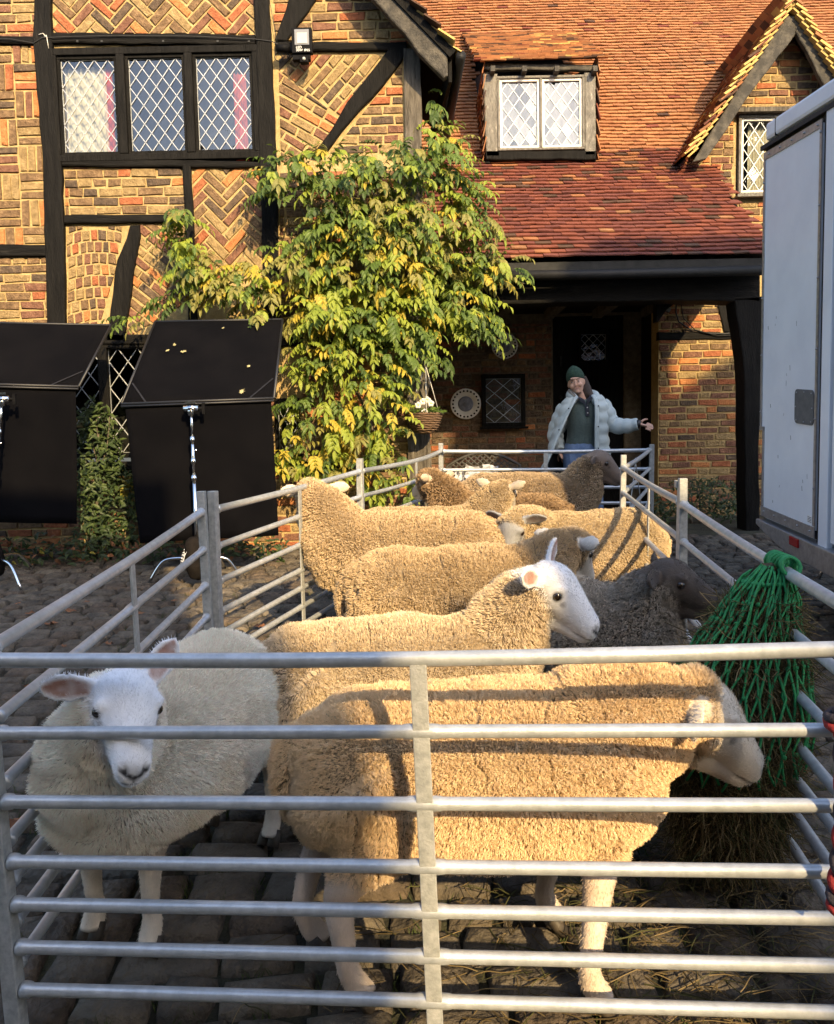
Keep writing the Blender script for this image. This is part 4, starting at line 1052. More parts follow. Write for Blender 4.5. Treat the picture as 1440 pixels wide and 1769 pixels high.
# ------------------------------------------------------------------ unseen blocks added behind the camera, outlines cut to cast the yard's shade
def block(name, label, prof, y, depth, m='mortar_grey'):
    mb = MB(); mb.prism([(x, y, z) for x, z in prof], (depth*math.tan(SUN_AZ), -depth, 0)); o = mb.build(name, m); tag(o, label, 'shade block'); return o
block('shade_block_wide', 'wide unseen block added behind the viewer to shade the flag side of the yard', [(-16, -.5), (3.05, -.5), (3.05, 8.2), (0, 8.4), (-16, 8.3)], -6.0, 6)
block('shade_block_stepped', 'stepped unseen block added behind the viewer to shade the hay side and porch', [(4.02, -.5), (20, -.5), (20, 12.4), (12, 12.4), (10.6, 11.7), (9.62, 11.1), (9.58, 11.8), (7.85, 11.8), (7.29, 11.35), (6.4, 7.2), (5.75, 6.6), (4.35, 6.6), (4.35, 6.1), (3.92, 6.1), (3.92, 5.5), (4.02, 5.5)], -6.0, 6)
# ------------------------------------------------------------------ climber (wisteria) on the wing corner
def leafmat(name, a, b, tr=.42): mat(name, a, b, 9, .55, .3, 40, trans=tr, world_co=True, spec=.45)
leafmat('leaf_green', (.085, .140, .022), (.150, .215, .038))
leafmat('leaf_deep', (.045, .085, .018), (.090, .140, .028))
leafmat('leaf_lime', (.22, .29, .035), (.34, .39, .05))
leafmat('leaf_yellow', (.42, .34, .035), (.58, .44, .06))
leafmat('leaf_olive', (.20, .20, .05), (.32, .29, .075))
LEAVES = ['leaf_green', 'leaf_deep', 'leaf_lime', 'leaf_yellow', 'leaf_olive']
mat('bark', (.06, .047, .035), (.17, .14, .105), 14, .9, .9, 50, stretch=(2, 2, .4), world_co=True)
def leaflet(o, d, n, L, w, droop=.25):
    d = d.normalized(); s = d.cross(n).normalized(); n = s.cross(d)
    c1 = o+d*L*.30-n*.02*L; c2 = o+d*L*.62-n*droop*.35*L; t = o+d*L-n*droop*L
    return [o, c1+s*w*.42+n*w*.16, c1, c1-s*w*.42+n*w*.16, c2+s*w*.40+n*w*.12, c2, c2-s*w*.40+n*w*.12, t], [(0, 2, 1), (0, 3, 2), (1, 2, 5, 4), (2, 3, 6, 5), (4, 5, 7), (5, 6, 7)]
def compound(o, out, length, npair, ll, lw, rr):
    """pinnate leaf from o: the stalk arches outwards and hangs, leaflets droop on both sides"""
    out = Vector(out).normalized(); vs = []; fs = []; p = Vector(o); st = length/(npair+1); d = out.copy(); side = d.cross(Vector((0, 0, 1)))
    if side.length < .1: side = Vector((1, 0, 0))
    side.normalize()
    def put(v, f):
        b = len(vs); vs.extend(tuple(q) for q in v); fs.extend(tuple(i+b for i in g) for g in f)
    for k in range(npair+1):
        d = (d+Vector((0, 0, -.24))).normalized(); q = p+d*st
        a = side*.0018; put([p-a, p+a, q+a, q-a], [(0, 1, 2, 3)])
        nrm = side.cross(d).normalized()
        if nrm.z < 0 and nrm.y > 0: nrm = -nrm
        if k == npair: v, f = leaflet(q, d+Vector((0, 0, -.25)), nrm, ll, lw); put(v, f); break
        sz = 1-.25*abs(k-npair*.45)/npair
        for s in (-1, 1):
            dd = (side*s*.85+d*.5+Vector((0, 0, -.38-.25*rr.random()))).normalized(); nn = (nrm+Vector((rr.uniform(-.3, .3), -.35, rr.uniform(-.1, .4)))).normalized()
            v, f = leaflet(q, dd, nn, ll*sz*rr.uniform(.85, 1.1), lw*sz); put(v, f)
        p = q
    return vs, fs
climber = root_at('wisteria_climber', 'leafy green and yellow climber covering the corner of the timbered wing', 'climber')
VB = [(505, 315, 48, 42, 60, 0), (590, 315, 80, 42, 100, 0), (690, 300, 55, 40, 75, 0), (765, 300, 32, 48, 75, 1), (790, 345, 35, 35, 50, 1), (600, 400, 90, 45, 120, 0), (720, 395, 110, 48, 170, 2), (800, 400, 50, 40, 60, 2), (530, 465, 70, 45, 90, 2), (660, 475, 120, 60, 230, 3), (790, 470, 75, 42, 110, 2), (858, 480, 36, 24, 30, 2),
      (430, 500, 50, 34, 70, 2), (350, 500, 42, 36, 60, 2), (312, 415, 22, 42, 42, 1), (335, 455, 24, 30, 24, 3), (300, 535, 18, 18, 12, 0), (560, 550, 62, 50, 110, 3), (670, 560, 90, 50, 170, 1), (790, 545, 62, 42, 90, 1), (830, 580, 26, 30, 24, 1), (545, 635, 50, 45, 85, 1), (630, 640, 70, 45, 110, 1), (720, 620, 50, 38, 50, 1), (520, 720, 30, 30, 30, 0), (590, 735, 55, 40, 70, 3), (660, 710, 45, 60, 80, 3), (545, 800, 60, 40, 75, 3), (640, 800, 60, 50, 80, 3), (690, 850, 60, 36, 50, 1), (500, 820, 22, 36, 24, 3), (745, 195, 12, 30, 10, 0), (470, 330, 14, 26, 12, 0), (235, 570, 20, 10, 8, 0), (450, 560, 22, 24, 14, 2), (745, 250, 18, 26, 16, 1)]
VW = {0: (3, 1.8, 1.0, .2, .6), 1: (2.4, .6, 3.2, .5, .3), 2: (1.6, .5, 1.8, .7, 2.4), 3: (1.6, .4, 2.8, 1.3, .8)}
VP = []; lr = random.Random(3)
for cx, cy, rx, ry, n, z in VB:
    for _ in range(int(n*(.80 if cy < 600 else .50))):
        a = lr.uniform(0, 6.283); q = math.sqrt(lr.random()); px, py = cx+rx*q*math.cos(a), cy+ry*q*math.sin(a)-14
        dep = .12+.42*(1-q*.6)*lr.random()
        if px > 735: y = 7.75+.35*lr.random()-.2*(1-q)
        else: y = YW-.06-dep
        o = at(px, py, y); out = Vector((lr.gauss(0, .75)+(px-620)/500, -abs(lr.gauss(.75, .4)), lr.gauss(.28, .35)))
        vs, fs = compound(o, out, lr.uniform(.15, .28), lr.choice((3, 4, 4, 5)), lr.uniform(.072, .112)*lr.choice((.6, .85, 1, 1, 1.15)), lr.uniform(.032, .046), lr)
        VP.append((vs, fs, pick(VW[z])))
emit(climber, 'leaf', VP, LEAVES, 300, False, lambda px, py, c: 1+.6*(YW-c.y), 'foliage')
def stem(parent, pts, r0, r1, name='stem', m='bark'):
    p = [Vector(q) for q in pts]; pp = catmull(p, 5); n = len(pp); mb = MB(); mb.tube([Vector(q)+Vector((lr.gauss(0, .008), lr.gauss(0, .008), 0)) for q in pp], [r0+(r1-r0)*i/(n-1) for i in range(n)], 8); return mb.build(name, m, parent, True)
stem(climber, [at(728, 905, 8.05), at(722, 760, 8.0), at(735, 640, 7.98), at(715, 540, 7.9), at(700, 420, 7.62), at(690, 310, 7.6)], .045, .022, 'trunk')
stem(climber, [at(722, 700, 7.9), at(690, 600, 7.7), at(640, 520, 7.55), at(560, 430, 7.6), at(500, 330, 7.65)], .022, .008)
stem(climber, [at(715, 600, 7.9), at(780, 500, 7.95), at(850, 480, 7.95), at(905, 490, 7.95)], .016, .005)
stem(climber, [at(640, 560, 7.65), at(520, 520, 7.65), at(420, 505, 7.66), at(330, 480, 7.68), at(310, 400, 7.7)], .016, .005)
stem(climber, [at(640, 905, 7.7), at(650, 760, 7.66), at(600, 640, 7.65), at(570, 500, 7.6), at(600, 400, 7.6)], .018, .008)
stem(climber, [at(560, 905, 7.7), at(540, 780, 7.68), at(560, 660, 7.66), at(540, 540, 7.64)], .014, .006)
stem(climber, [at(470, 560, 7.7), at(450, 520, 7.66), at(490, 500, 7.66), at(500, 470, 7.62)], .006, .003)
# ------------------------------------------------------------------ shrubs at the wall foot
leafmat('shrub_dark', (.018, .034, .012), (.045, .075, .022), .15)
leafmat('shrub_mid', (.035, .060, .016), (.080, .115, .030), .2)
leafmat('shrub_gold', (.22, .20, .03), (.40, .34, .06), .3)
def shrub(name, label, blobs, mats, seed, stems=3, ll=(.05, .09), lw=.4, y=7.4, cat='shrub'):
    r = random.Random(seed); root = root_at(name, label, cat); P = []
    for cx, cy, rx, ry, n, yy, w in blobs:
        for _ in range(n):
            a = r.uniform(0, 6.283); q = math.sqrt(r.random()); px, py = cx+rx*q*math.cos(a), cy+ry*q*math.sin(a)
            o = at(px, py, yy-.16*r.random()*(1.2-q)); L = r.uniform(*ll)
            if o.z < gz(o.x, o.y): o.z = gz(o.x, o.y)+.01
            vs, fs = leaflet(o, Vector((r.gauss(0, .7), -abs(r.gauss(.5, .4)), r.gauss(.15, .6))), Vector((r.gauss(0, .4), -.7, .7)), L, L*lw*1.1, .3)
            P.append((vs, fs, pick(w)))
    emit(root, 'leaf', P, mats, 0, False, None, 'foliage')
    b = blobs[0]
    for k in range(stems):
        px = b[0]+r.uniform(-.3, .3)*b[2]; base = at(px, 965, b[5]-.05); base.z = gz(base.x, base.y)-.03
        stem(root, [base, at(px+r.uniform(-8, 8), b[1]+b[3]*.5, b[5]-.06), at(px+r.uniform(-10, 10), b[1]-b[3]*.8, b[5]-.06)], .012, .004)
    return root
shrub('evergreen_shrub', 'dark glossy evergreen shrub between the two black flags', [(172, 800, 38, 100, 620, 7.55, (3, 2, 0)), (185, 860, 55, 70, 420, 7.5, (3, 1.2, 0)), (160, 730, 24, 40, 160, 7.58, (2, 3, 0)), (180, 930, 60, 40, 260, 7.45, (3, .6, 0))], ['shrub_dark', 'shrub_mid', 'shrub_gold'], 5, 4)
shrub('golden_shrub', 'small yellow-leaved shrub beside the tall flag', [(222, 840, 16, 26, 130, 7.62, (0, 1, 4)), (235, 880, 14, 16, 40, 7.62, (1, 2, 2))], ['shrub_dark', 'shrub_mid', 'shrub_gold'], 6, 2)
shrub('low_bush', 'low dark bush at the foot of the brick wall behind the lorry side', [(1210, 860, 78, 34, 620, 9.3, (4, 1, 0)), (1160, 880, 34, 22, 160, 9.2, (4, 1, 0)), (1260, 885, 30, 20, 140, 9.2, (4, 1, 0))], ['shrub_dark', 'shrub_mid', 'shrub_gold'], 7, 4, (.04, .07))
P = []; r = random.Random(9)
for _ in range(900):
    px = r.uniform(-40, 500); py = r.gauss(958, 16)+max(0, (px-300))*.02; o = at(px, py, r.uniform(6.95, 7.6)); o.z = max(gz(o.x, o.y)+.005+abs(r.gauss(0, .05)), min(o.z, gz(o.x, o.y)+.22))
    L = r.uniform(.04, .09); vs, fs = leaflet(o, Vector((r.gauss(0, .8), -abs(r.gauss(.5, .4)), r.gauss(.3, .5))), Vector((r.gauss(0, .4), -.5, .8)), L, L*.55, .3); P.append((vs, fs, pick((2.5, 2, .25, 1.2))))
mb = MB()
for v, f, m_ in P: mb.add(v, f, m_)
tag(mb.build('undergrowth', ['shrub_dark', 'shrub_mid', 'shrub_gold', 'dead_leaf']), 'low weeds and dead leaves along the foot of the wing wall', 'undergrowth', kind='stuff')
# ------------------------------------------------------------------ film flags, stands, sandbags
mat('flag_cloth', (.0014, .0014, .0024), (.0032, .0030, .0040), 3, .9, .25, 8, spec=.08, world_co=True)
mat('flag_frame', (.010, .010, .012), rough=.5)
mat('chrome', (.75, .76, .78), (.85, .86, .88), 20, .16, metal=1.0)
mat('black_metal', (.004, .004, .005), (.008, .008, .009), 20, .6, spec=.06)
mat('sandbag_cloth', (.007, .0062, .006), (.015, .0125, .0115), 12, .9, .4, 60, spec=.04)
mat('white_print', (.62, .60, .57), (.74, .72, .68), 30, .7)
def flag(label, tl, tr, br, bl, fbr, fbl, yt, yb, seed, side_flap=False):
    root = root_at('black_flag', label, 'flag'); root['group'] = 'black film flags on stands'
    A, B, Cc, D = at(*tl, yt), at(*tr, yt), at(*br, yb), at(*bl, yb); E_, F_ = at(*fbr, yb), at(*fbl, yb); r = random.Random(seed)
    def sheet(a, b, c, d, name, sag, nu=14, nv=10, folds=0.0):
        vs = []; nrm = (b-a).cross(d-a).normalized()
        if nrm.y > 0: nrm = -nrm
        for j in range(nv+1):
            for i in range(nu+1):
                u, v = i/nu, j/nv; p = a.lerp(b, u).lerp(d.lerp(c, u), v); s = 16*u*(1-u)*v*(1-v)
                p = p-nrm*sag*s+nrm*folds*v*(math.sin(u*9+seed)*.6+math.sin(u*21+v*2+seed)*.25+.5*math.sin(u*4+v*3)); vs.append(p)
        fs = [(j*(nu+1)+i, j*(nu+1)+i+1, (j+1)*(nu+1)+i+1, (j+1)*(nu+1)+i) for j in range(nv) for i in range(nu)]
        o = MB().add(vs, fs).build(name, 'flag_cloth', root, True); so = o.modifiers.new('s', 'SOLIDIFY'); so.thickness = .004; return o
    sheet(A, B, Cc, D, 'top_cloth', .02)
    sheet(D+(Cc-D)*.02+Vector((0, .01, -.01)), Cc-(Cc-D)*.02+Vector((0, .01, -.01)), E_, F_, 'drop_cloth', 0, 26, 16, .022)
    for a, b in ((A, B), (B, Cc), (Cc, D), (D, A)):
        m = MB(); m.tube([a, b], .011, 8); m.build('frame_tube', 'flag_frame', root, True)
    m = MB(); m.tube([D+Vector((0, -.012, -.02)), Cc+Vector((0, -.012, -.02))], .009, 8); m.build('frame_tube', 'flag_frame', root, True)
    nn = (B-A).cross(D-A).normalized(); nn = -nn if nn.y > 0 else nn
    for c, u, v in ((D, Cc-D, A-D), (Cc, D-Cc, B-Cc)):
        m = MB(); m.bar(c+u*.16+nn*.008, c+v*.22+u*.02+nn*.008, .012, .004, nn); m.build('corner_tie', 'flag_frame', root)
    return root
flag('tilted black flag with hanging cloth on a chrome stand, beside the climber', (268, 556), (488, 552), (473, 688), (210, 698), (481, 925), (243, 938), 7.25, 6.36, 1)
flag('black flag with hanging cloth cut off by the picture edge, over the low brick plinth', (-110, 556), (192, 562), (136, 668), (-160, 660), (132, 905), (-160, 900), 7.3, 6.62, 2)
def stand(label, head_px, y, base_px, feet, bag=True):
    root = root_at('light_stand', label, 'stand'); root['group'] = 'chrome film stands'
    h = at(*head_px, y-.05); b = at(*base_px, y-.05); g0 = gz(b.x, b.y); base = Vector((b.x, b.y, g0+.16)); d = (h-base)
    m = MB(); m.tube([base, base+d*.55], .0165, 12); m.build('lower_column', 'chrome', root, True)
    m = MB(); m.tube([base+d*.55, base+d*.80], .0135, 12); m.build('riser', 'chrome', root, True)
    m = MB(); m.tube([base+d*.80, base+d*.985], .010, 12); m.build('riser', 'chrome', root, True)
    for t, rr_ in ((.55, .024), (.80, .020), (.66, .021)):
        m = MB(); m.tube([base+d*(t-.02), base+d*(t+.02)], rr_, 12); m.build('clamp_collar', 'chrome', root, True)
    m = MB(); p = base+d*.72; m.tube([p, p+Vector((.03, -.005, .02))], .006, 8); m.build('clamp_screw', 'chrome', root, True)
    m = MB(); m.tube([h+Vector((-.055, 0, 0)), h+Vector((.055, 0, 0))], .026, 14); m.box(h+Vector((0, 0, -.02)), (.04, .045, .07)); m.build('grip_head', 'chrome', root, True)
    m = MB(); m.tube([h+Vector((.055, 0, 0)), h+Vector((.085, 0, 0))], .012, 8); m.box(h+Vector((.095, 0, .0)), (.022, .02, .085)); m.build('grip_handle', 'black_metal', root)
    m = MB(); m.box(h+Vector((0, 0, .045)), (.075, .03, .018)); m.build('mount_pin', 'chrome', root)
    for (fx, fy) in feet:
        f = Vector((fx, fy, gz(fx, fy)+.008)); o = Vector((f.x-base.x, f.y-base.y, 0)); m = MB()
        m.tube([Vector(q) for q in catmull([base, base+o*.25+Vector((0, 0, .03)), base+o*.62+Vector((0, 0, .022)), base+o*.80+Vector((0, 0, -.03)), f], 4)], .0115, 10); m.build('leg', 'chrome', root, True)
    return root, base
s1, sb1 = stand('chrome light stand holding the tilted black flag', (330, 706), 6.30, (342, 975), ((-2.10, 6.28), (-1.40, 6.33), (-1.62, 6.75)))
s2_, sb2 = stand('chrome light stand at the picture edge under the cropped black flag', (4, 690), 6.5, (-20, 990), ((-3.02, 6.10), (-3.75, 6.3), (-3.3, 6.9)))
def sandbag(label, c, printed):
    root = root_at('sandbag', label, 'sandbag'); mb = MB(); rr = random.Random(4)
    mb.tube([c+Vector(q) for q in ((-.02, -.03, .16), (0, -.075, .15), (.02, -.105, .06), (.03, -.105, -.03), (.03, -.09, -.12), (.03, -.08, -.14))], [(.05, .03), (.075, .04), (.095, .05), (.10, .058), (.075, .05), (.02, .02)], 14)
    me = voxel_union(mb, .012, 3, 'bag'); link('bag', me, 'sandbag_cloth', root, True)
    m = MB(); m.tube([c+Vector((-.01, -.02, .15)), c+Vector((0, -.03, .20)), c+Vector((.02, -.02, .15))], .008, 6); m.build('strap', 'sandbag_cloth', root, True)
    if printed:
        p0 = [c+Vector(q) for q in ((-.062, -.10, .12), (-.085, -.13, .06), (-.095, -.145, 0), (-.09, -.14, -.05))]; p1 = [c+Vector(q) for q in ((-.02, -.135, .125), (-.05, -.165, .055), (-.065, -.172, -.01), (-.06, -.165, -.06))]
        m = MB(); m.add(p0+p1, [(i, i+1, i+5, i+4) for i in range(3)]); o = m.build('printed_strip', 'white_print', root)
        k = 0
        for i in range(3):
            for t in (.15, .55, .85):
                a = p0[i].lerp(p0[i+1], t); b = p1[i].lerp(p1[i+1], t); q = MB(); off = Vector((-.004, -.005, 0)); u = (b-a); v = (p0[i+1]-p0[i])*.16
                q.bar(a+u*.2+off, a+u*.8+off, .006, .002, Vector((-.5, -1, 0))); q.bar(a+u*.2+off, a+u*.2+v+off, .006, .002, Vector((-.5, -1, 0)))
                if k % 2: q.bar(a+u*.8+off, a+u*.8+v+off, .006, .002, Vector((-.5, -1, 0)))
                q.build('print_mark', 'sandbag_cloth', o); k += 1
    return root
sandbag('black sandbag with white printed strip slung on the chrome stand', sb1+Vector((0, 0, .02)), True)
sandbag('black sandbag slung on the stand at the picture edge', sb2+Vector((.06, 0, .02)), False)
# ------------------------------------------------------------------ floodlight on the wing
fl = root_at('floodlight', 'square black floodlight with pale lens fixed on the timbered wing', 'lamp'); fy = YW-.20
def P2(px, py, y=None): return at(px, py, fy if y is None else y)
a, b = P2(504, 92), P2(538, 47)
m = MB(); m.box(((a.x+b.x)/2, fy+.03, (a.z+b.z)/2), (b.x-a.x, .06, b.z-a.z)); m.build('housing', 'black_metal', fl, False, .006)
mat('lamp_lens', (.36, .35, .31), (.44, .42, .38), 10, .25); mat('lamp_reflector', (.16, .16, .165), rough=.35, metal=.3)
a, b = P2(509, 78), P2(533, 51); m = MB(); m.box(((a.x+b.x)/2, fy-.002, (a.z+b.z)/2), (b.x-a.x, .004, b.z-a.z)); m.build('reflector', 'lamp_reflector', fl)
a, b = P2(513, 76), P2(530, 57); m = MB(); m.box(((a.x+b.x)/2, fy-.006, (a.z+b.z)/2), (b.x-a.x, .004, b.z-a.z)); m.build('lens', 'lamp_lens', fl)
m = MB(); a = P2(521, 100, fy+.05); m.box(a, (.16, .06, .06)); m.build('bracket', 'black_metal', fl, False, .004)
m = MB(); a = P2(525, 103, fy); m.box(a+Vector((0, .02, 0)), (.075, .06, .055)); m.build('sensor_housing', 'black_metal', fl, False, .006)
m = MB(); m.sphere(a+Vector((0, -.012, 0)), .016, 12, 8); m.build('sensor_lens', 'lamp_lens', fl, True)
m = MB(); m.tube([P2(478, 84, fy+.06), P2(500, 84, fy+.06)], .035, 12); m.build('junction_box', 'black_metal', fl, True)
def text(parent, s, p, size, m, rot=(math.pi/2, 0, 0), name='lettering', align='LEFT'):
    cu = bpy.data.curves.new(name, 'FONT'); cu.body = s; cu.size = size; cu.extrude = .0008; cu.align_x = align
    o = bpy.data.objects.new(name, cu); col.objects.link(o); dg = bpy.context.evaluated_depsgraph_get(); dg.update()
    me = bpy.data.meshes.new_from_object(o.evaluated_get(dg)); bpy.data.objects.remove(o); o = link(name, me, m, parent); o.location = p; o.rotation_euler = rot; return o
mat('print_white', (.75, .75, .74), rough=.6)
text(fl, 'LED', P2(511, 84, fy-.003), .030, 'print_white'); text(fl, '30W', P2(511, 89, fy-.003), .030, 'print_white'); text(fl, 'IP65', P2(525, 89, fy-.003), .030, 'print_white')
for k, q in enumerate((((480, 86), (474, 100), (482, 106), (492, 96), (484, 90)), ((482, 92), (492, 104), (500, 98), (494, 90)))):
    m = MB(); m.tube([Vector(v) for v in catmull([P2(*w, YW-.06) for w in q], 4)], .004, 6); m.build('cable_loop', 'cable', fl, True)
# ------------------------------------------------------------------ lorry
mat('lorry_white', (.66, .70, .76), (.74, .78, .83), 3, .32, .08, 20, world_co=True)
mat('lorry_alu', (.30, .30, .31), (.42, .42, .43), 30, .42, .2, 60, metal=.7)
mat('rubber', (.010, .010, .011), rough=.7)
mat('lorry_vent', (.085, .09, .095), (.12, .125, .13), 20, .6)
mat('red_lens', (.28, .012, .010), rough=.2)
lor = root_at('box_lorry', 'white box lorry with grey vent plate, its rear door facing the pen', 'lorry')
O = Vector((2.31, 5.47, .835)); ev = Vector((0, -1, -.10)).normalized(); ew = Vector((0, 0, 1)); eo = Vector((-1, 0, 0))
def LP(v, w, o=0.0): return O+ev*v+ew*w+eo*o
def lbox(v0, v1, w0, w1, o0, o1, name, m, bev=.0, parent=None):
    mb = MB(); mb.prism([LP(v0, w0, o0), LP(v1, w0, o0), LP(v1, w1, o0), LP(v0, w1, o0)], eo*(o1-o0)); return mb.build(name, m, parent or lor, False, bev)
HB = 2.40
lbox(-.02, 2.05, -.02, HB+.02, -4.2, -.04, 'box_body', 'lorry_white', .02)
lbox(.0, .80, .0, HB, -.035, -.02, 'door_seal', 'rubber')
mb = MB(); mb.prism([LP(.075, .055), LP(.785, .055), LP(.785, HB-.05), LP(.03, HB-.05), LP(.03, .60), LP(.075, .60)], eo*-.03); door_l = mb.build('rear_door', 'lorry_white', lor, False, .002)
lbox(.05, .79, .012, .075, .0, .006, 'kick_plate', 'lorry_alu', 0, door_l)
lbox(.02, .045, .60, HB-.03, .0, .006, 'edge_strip', 'lorry_alu', 0, door_l); lbox(.062, .085, .08, .60, .0, .006, 'edge_strip', 'lorry_alu', 0, door_l); lbox(.02, .085, .58, .605, .001, .008, 'edge_strip', 'lorry_alu', 0, door_l)
lbox(.765, .79, .08, HB-.03, .0, .006, 'edge_strip', 'lorry_alu', 0, door_l); lbox(.045, .765, HB-.075, HB-.03, .0, .006, 'edge_strip', 'lorry_alu', 0, door_l)
rv = [(.033, .7+.37*k) for k in range(5)]+[(.1+.16*k, HB-.052) for k in range(5)]+[(.1+.16*k, .045) for k in range(5)]+[(.778, .3+.4*k) for k in range(6)]
for v, w in rv:
    m = MB(); m.sphere(LP(v, w, .007), .0075, 8, 5); m.build('rivet', 'lorry_alu', door_l, True)
mb = MB(); q = []; v0, v1, w0, w1, cr = .52, .755, .66, .865, .03
for cx, cy, a0 in ((v1-cr, w1-cr, 0), (v0+cr, w1-cr, 90), (v0+cr, w0+cr, 180), (v1-cr, w0+cr, 270)):
    for k in range(5): t = R_(a0+22.5*k); q.append(LP(cx+cr*math.cos(t), cy+cr*math.sin(t), .001))
mb.prism(q, eo*.006); vent = mb.build('vent_plate', 'lorry_vent', lor)
for v, w in ((.545, .845), (.64, .85), (.73, .845), (.545, .68), (.64, .675), (.73, .68), (.535, .76), (.742, .76)):
    m = MB(); m.sphere(LP(v, w, .008), .005, 6, 4); m.build('screw', 'lorry_alu', vent, True)
lbox(.70, .755, .09, .135, .001, .003, 'sticker', 'print_white', 0, door_l)
for k in range(4): lbox(.705, .75, .095+.009*k, .098+.009*k, .003, .0035, 'sticker_line', 'black_metal', 0, door_l)
sc = random.Random(8); mat('scuff', (.10, .11, .13), rough=.8)
for _ in range(16):
    v, w = sc.uniform(.08, .7), sc.uniform(.1, 1.3); L = sc.uniform(.01, .035); m = MB(); m.bar(LP(v, w, .001), LP(v+sc.uniform(-.006, .006), w+L, .001), sc.uniform(.002, .005), .0006, eo); m.build('scuff', 'scuff', door_l)
lbox(.795, .825, -.01, HB, -.03, -.008, 'door_seal', 'rubber'); lbox(.83, .93, -.03, HB, -.035, .004, 'corner_post', 'lorry_white', .006); lbox(.96, 1.95, .02, HB-.05, -.035, -.002, 'rear_door', 'lorry_white', .004)
lbox(.05, 2.06, HB+.035, HB+.15, -.16, .012, 'roof_cap', 'lorry_white', .022)
lbox(.20, .207, HB+.034, HB+.151, -.16, .0135, 'cap_joint', 'rubber')
lbox(-.02, 2.05, HB-.005, HB+.022, -.03, .012, 'drip_rail', 'rubber')
mb = MB(); mb.prism([LP(.03, -.015, .03), LP(1.9, -.015, .03), LP(1.9, -.15, .03), LP(.62, -.15, .03), LP(.40, -.13, .03), LP(.15, -.08, .03), LP(.03, -.05, .03)], eo*-.12); mb.build('rear_sill', 'lorry_alu', lor, False, .008)
lbox(.55, .66, -.075, -.022, .028, .042, 'marker_light', 'red_lens', .004)
lbox(.06, 1.9, -.26, -.13, -3.8, -.3, 'chassis', 'black_metal')
for v in (.18, 1.75):
    for ox in (-1.3, -3.2):
        c = LP(v, 0, ox); zg = gz(min(c.x, 9), c.y); rr_ = .34; cc = Vector((c.x, c.y, zg+rr_)); m = MB(); ax = Vector((0, 1, 0))
        m.lathe(cc, [(.20, -.11), (.32, -.11), (.34, -.08), (.34, .08), (.32, .11), (.20, .11)], 24, ax); w_ = m.build('wheel', 'rubber', lor, True)
        m = MB(); m.lathe(cc, [(.05, -.12), (.20, -.10), (.20, .10), (.05, .12)], 18, ax); m.build('rim', 'lorry_alu', w_, True)
m = MB(); a = LP(.72, -.16, -.1); m.tube([a, Vector((a.x-.03, a.y+.02, gz(a.x, a.y)+.30))], .010, 8); m.build('step_rod', 'chrome', lor, True)
m = MB(); a = LP(.60, -.16, -.25); m.tube([a, Vector((a.x, a.y+.02, gz(a.x, a.y)+.25))], .016, 8); m.build('step_strut', 'black_metal', lor, True)
# ------------------------------------------------------------------ porch things: bench, papers, plates, basket
mat('cast_iron', (.022, .020, .018), (.05, .045, .04), 25, .6, .4, 60)
bn = root_at('garden_bench', 'dark lattice-backed metal bench behind the back hurdle', 'bench'); yb = 8.35; bg = gz(.8, yb)
c0, c1 = at(772, 815, yb).x, at(898, 815, yb).x; zs_ = bg+.42; zb0 = zs_+.06; ztop = at(838, 782, yb).z
def arch(t): return zb0+.14+(ztop-zb0-.14)*math.sin(math.pi*(.12+.76*t))
m = MB(); m.tube([Vector((c0, yb, zs_))]+[Vector((c0+(c1-c0)*k/14, yb+.04, arch(k/14))) for k in range(15)]+[Vector((c1, yb, zs_))], .016, 8); m.build('back_frame', 'cast_iron', bn, True)
for s in (1, -1):
    for k in range(-5, 13):
        q = []
        for i in range(25):
            t = i/24; z = zb0+(t*s-k*.09*s+(0 if s > 0 else 0))*.62*(c1-c0) if False else zb0+s*(t-(k+.5)/12)*(c1-c0)*.9+.1
            if zb0 < z < arch(t): q.append(Vector((c0+(c1-c0)*t, yb+.03+.004*s, z)))
        if len(q) > 1: m = MB(); m.bar(q[0], q[-1], .012, .006, (0, 1, 0)); m.build('lattice_strip', 'cast_iron', bn)
for k in range(6): m = MB(); m.box(((c0+c1)/2, yb-.06-.075*k, zs_), (c1-c0-.02, .055, .02)); m.build('seat_slat', 'cast_iron', bn)
for x in (c0+.02, c1-.02):
    for yy in (yb, yb-.42):
        m = MB(); m.tube([(x, yy, bg-.01), (x, yy, zs_)], .018, 8); m.build('leg', 'cast_iron', bn, True)
    m = MB(); m.tube([Vector(v) for v in catmull([(x, yb, zs_+.25), (x, yb-.2, zs_+.25), (x, yb-.40, zs_+.22), (x, yb-.42, zs_)], 4)], .016, 8); m.build('armrest', 'cast_iron', bn, True)
mat('paper', (.40, .40, .42), (.50, .50, .52), 8, .8); mat('coat_dark', (.03, .035, .045), (.06, .065, .08), 12, .9, .4, 40)
pr_ = random.Random(12)
def crumple(name, label, c, w, h, m, seed, cat, tilt):
    r = random.Random(seed); n = 7; vs = []; Rm = Euler(tilt).to_matrix()
    for j in range(n+1):
        for i in range(n+1): vs.append(Vector(c)+Rm @ Vector(((i/n-.5)*w+r.gauss(0, .006), (j/n-.5)*h+r.gauss(0, .006), .022*math.sin(i*1.7+seed)+.02*math.cos(j*1.3+seed*2)+r.gauss(0, .006))))
    o = MB().add(vs, [(j*(n+1)+i, j*(n+1)+i+1, (j+1)*(n+1)+i+1, (j+1)*(n+1)+i) for j in range(n) for i in range(n)]).build(name, m); so = o.modifiers.new('s', 'SOLIDIFY'); so.thickness = .003
    tag(o, label, cat); return o
yq = yb-.22
crumple('paper_sheet', 'creased white sheet of paper standing at the middle of the bench', at(822, 818, yq), .24, .14, 'paper', 1, 'paper', (1.1, .15, .1))
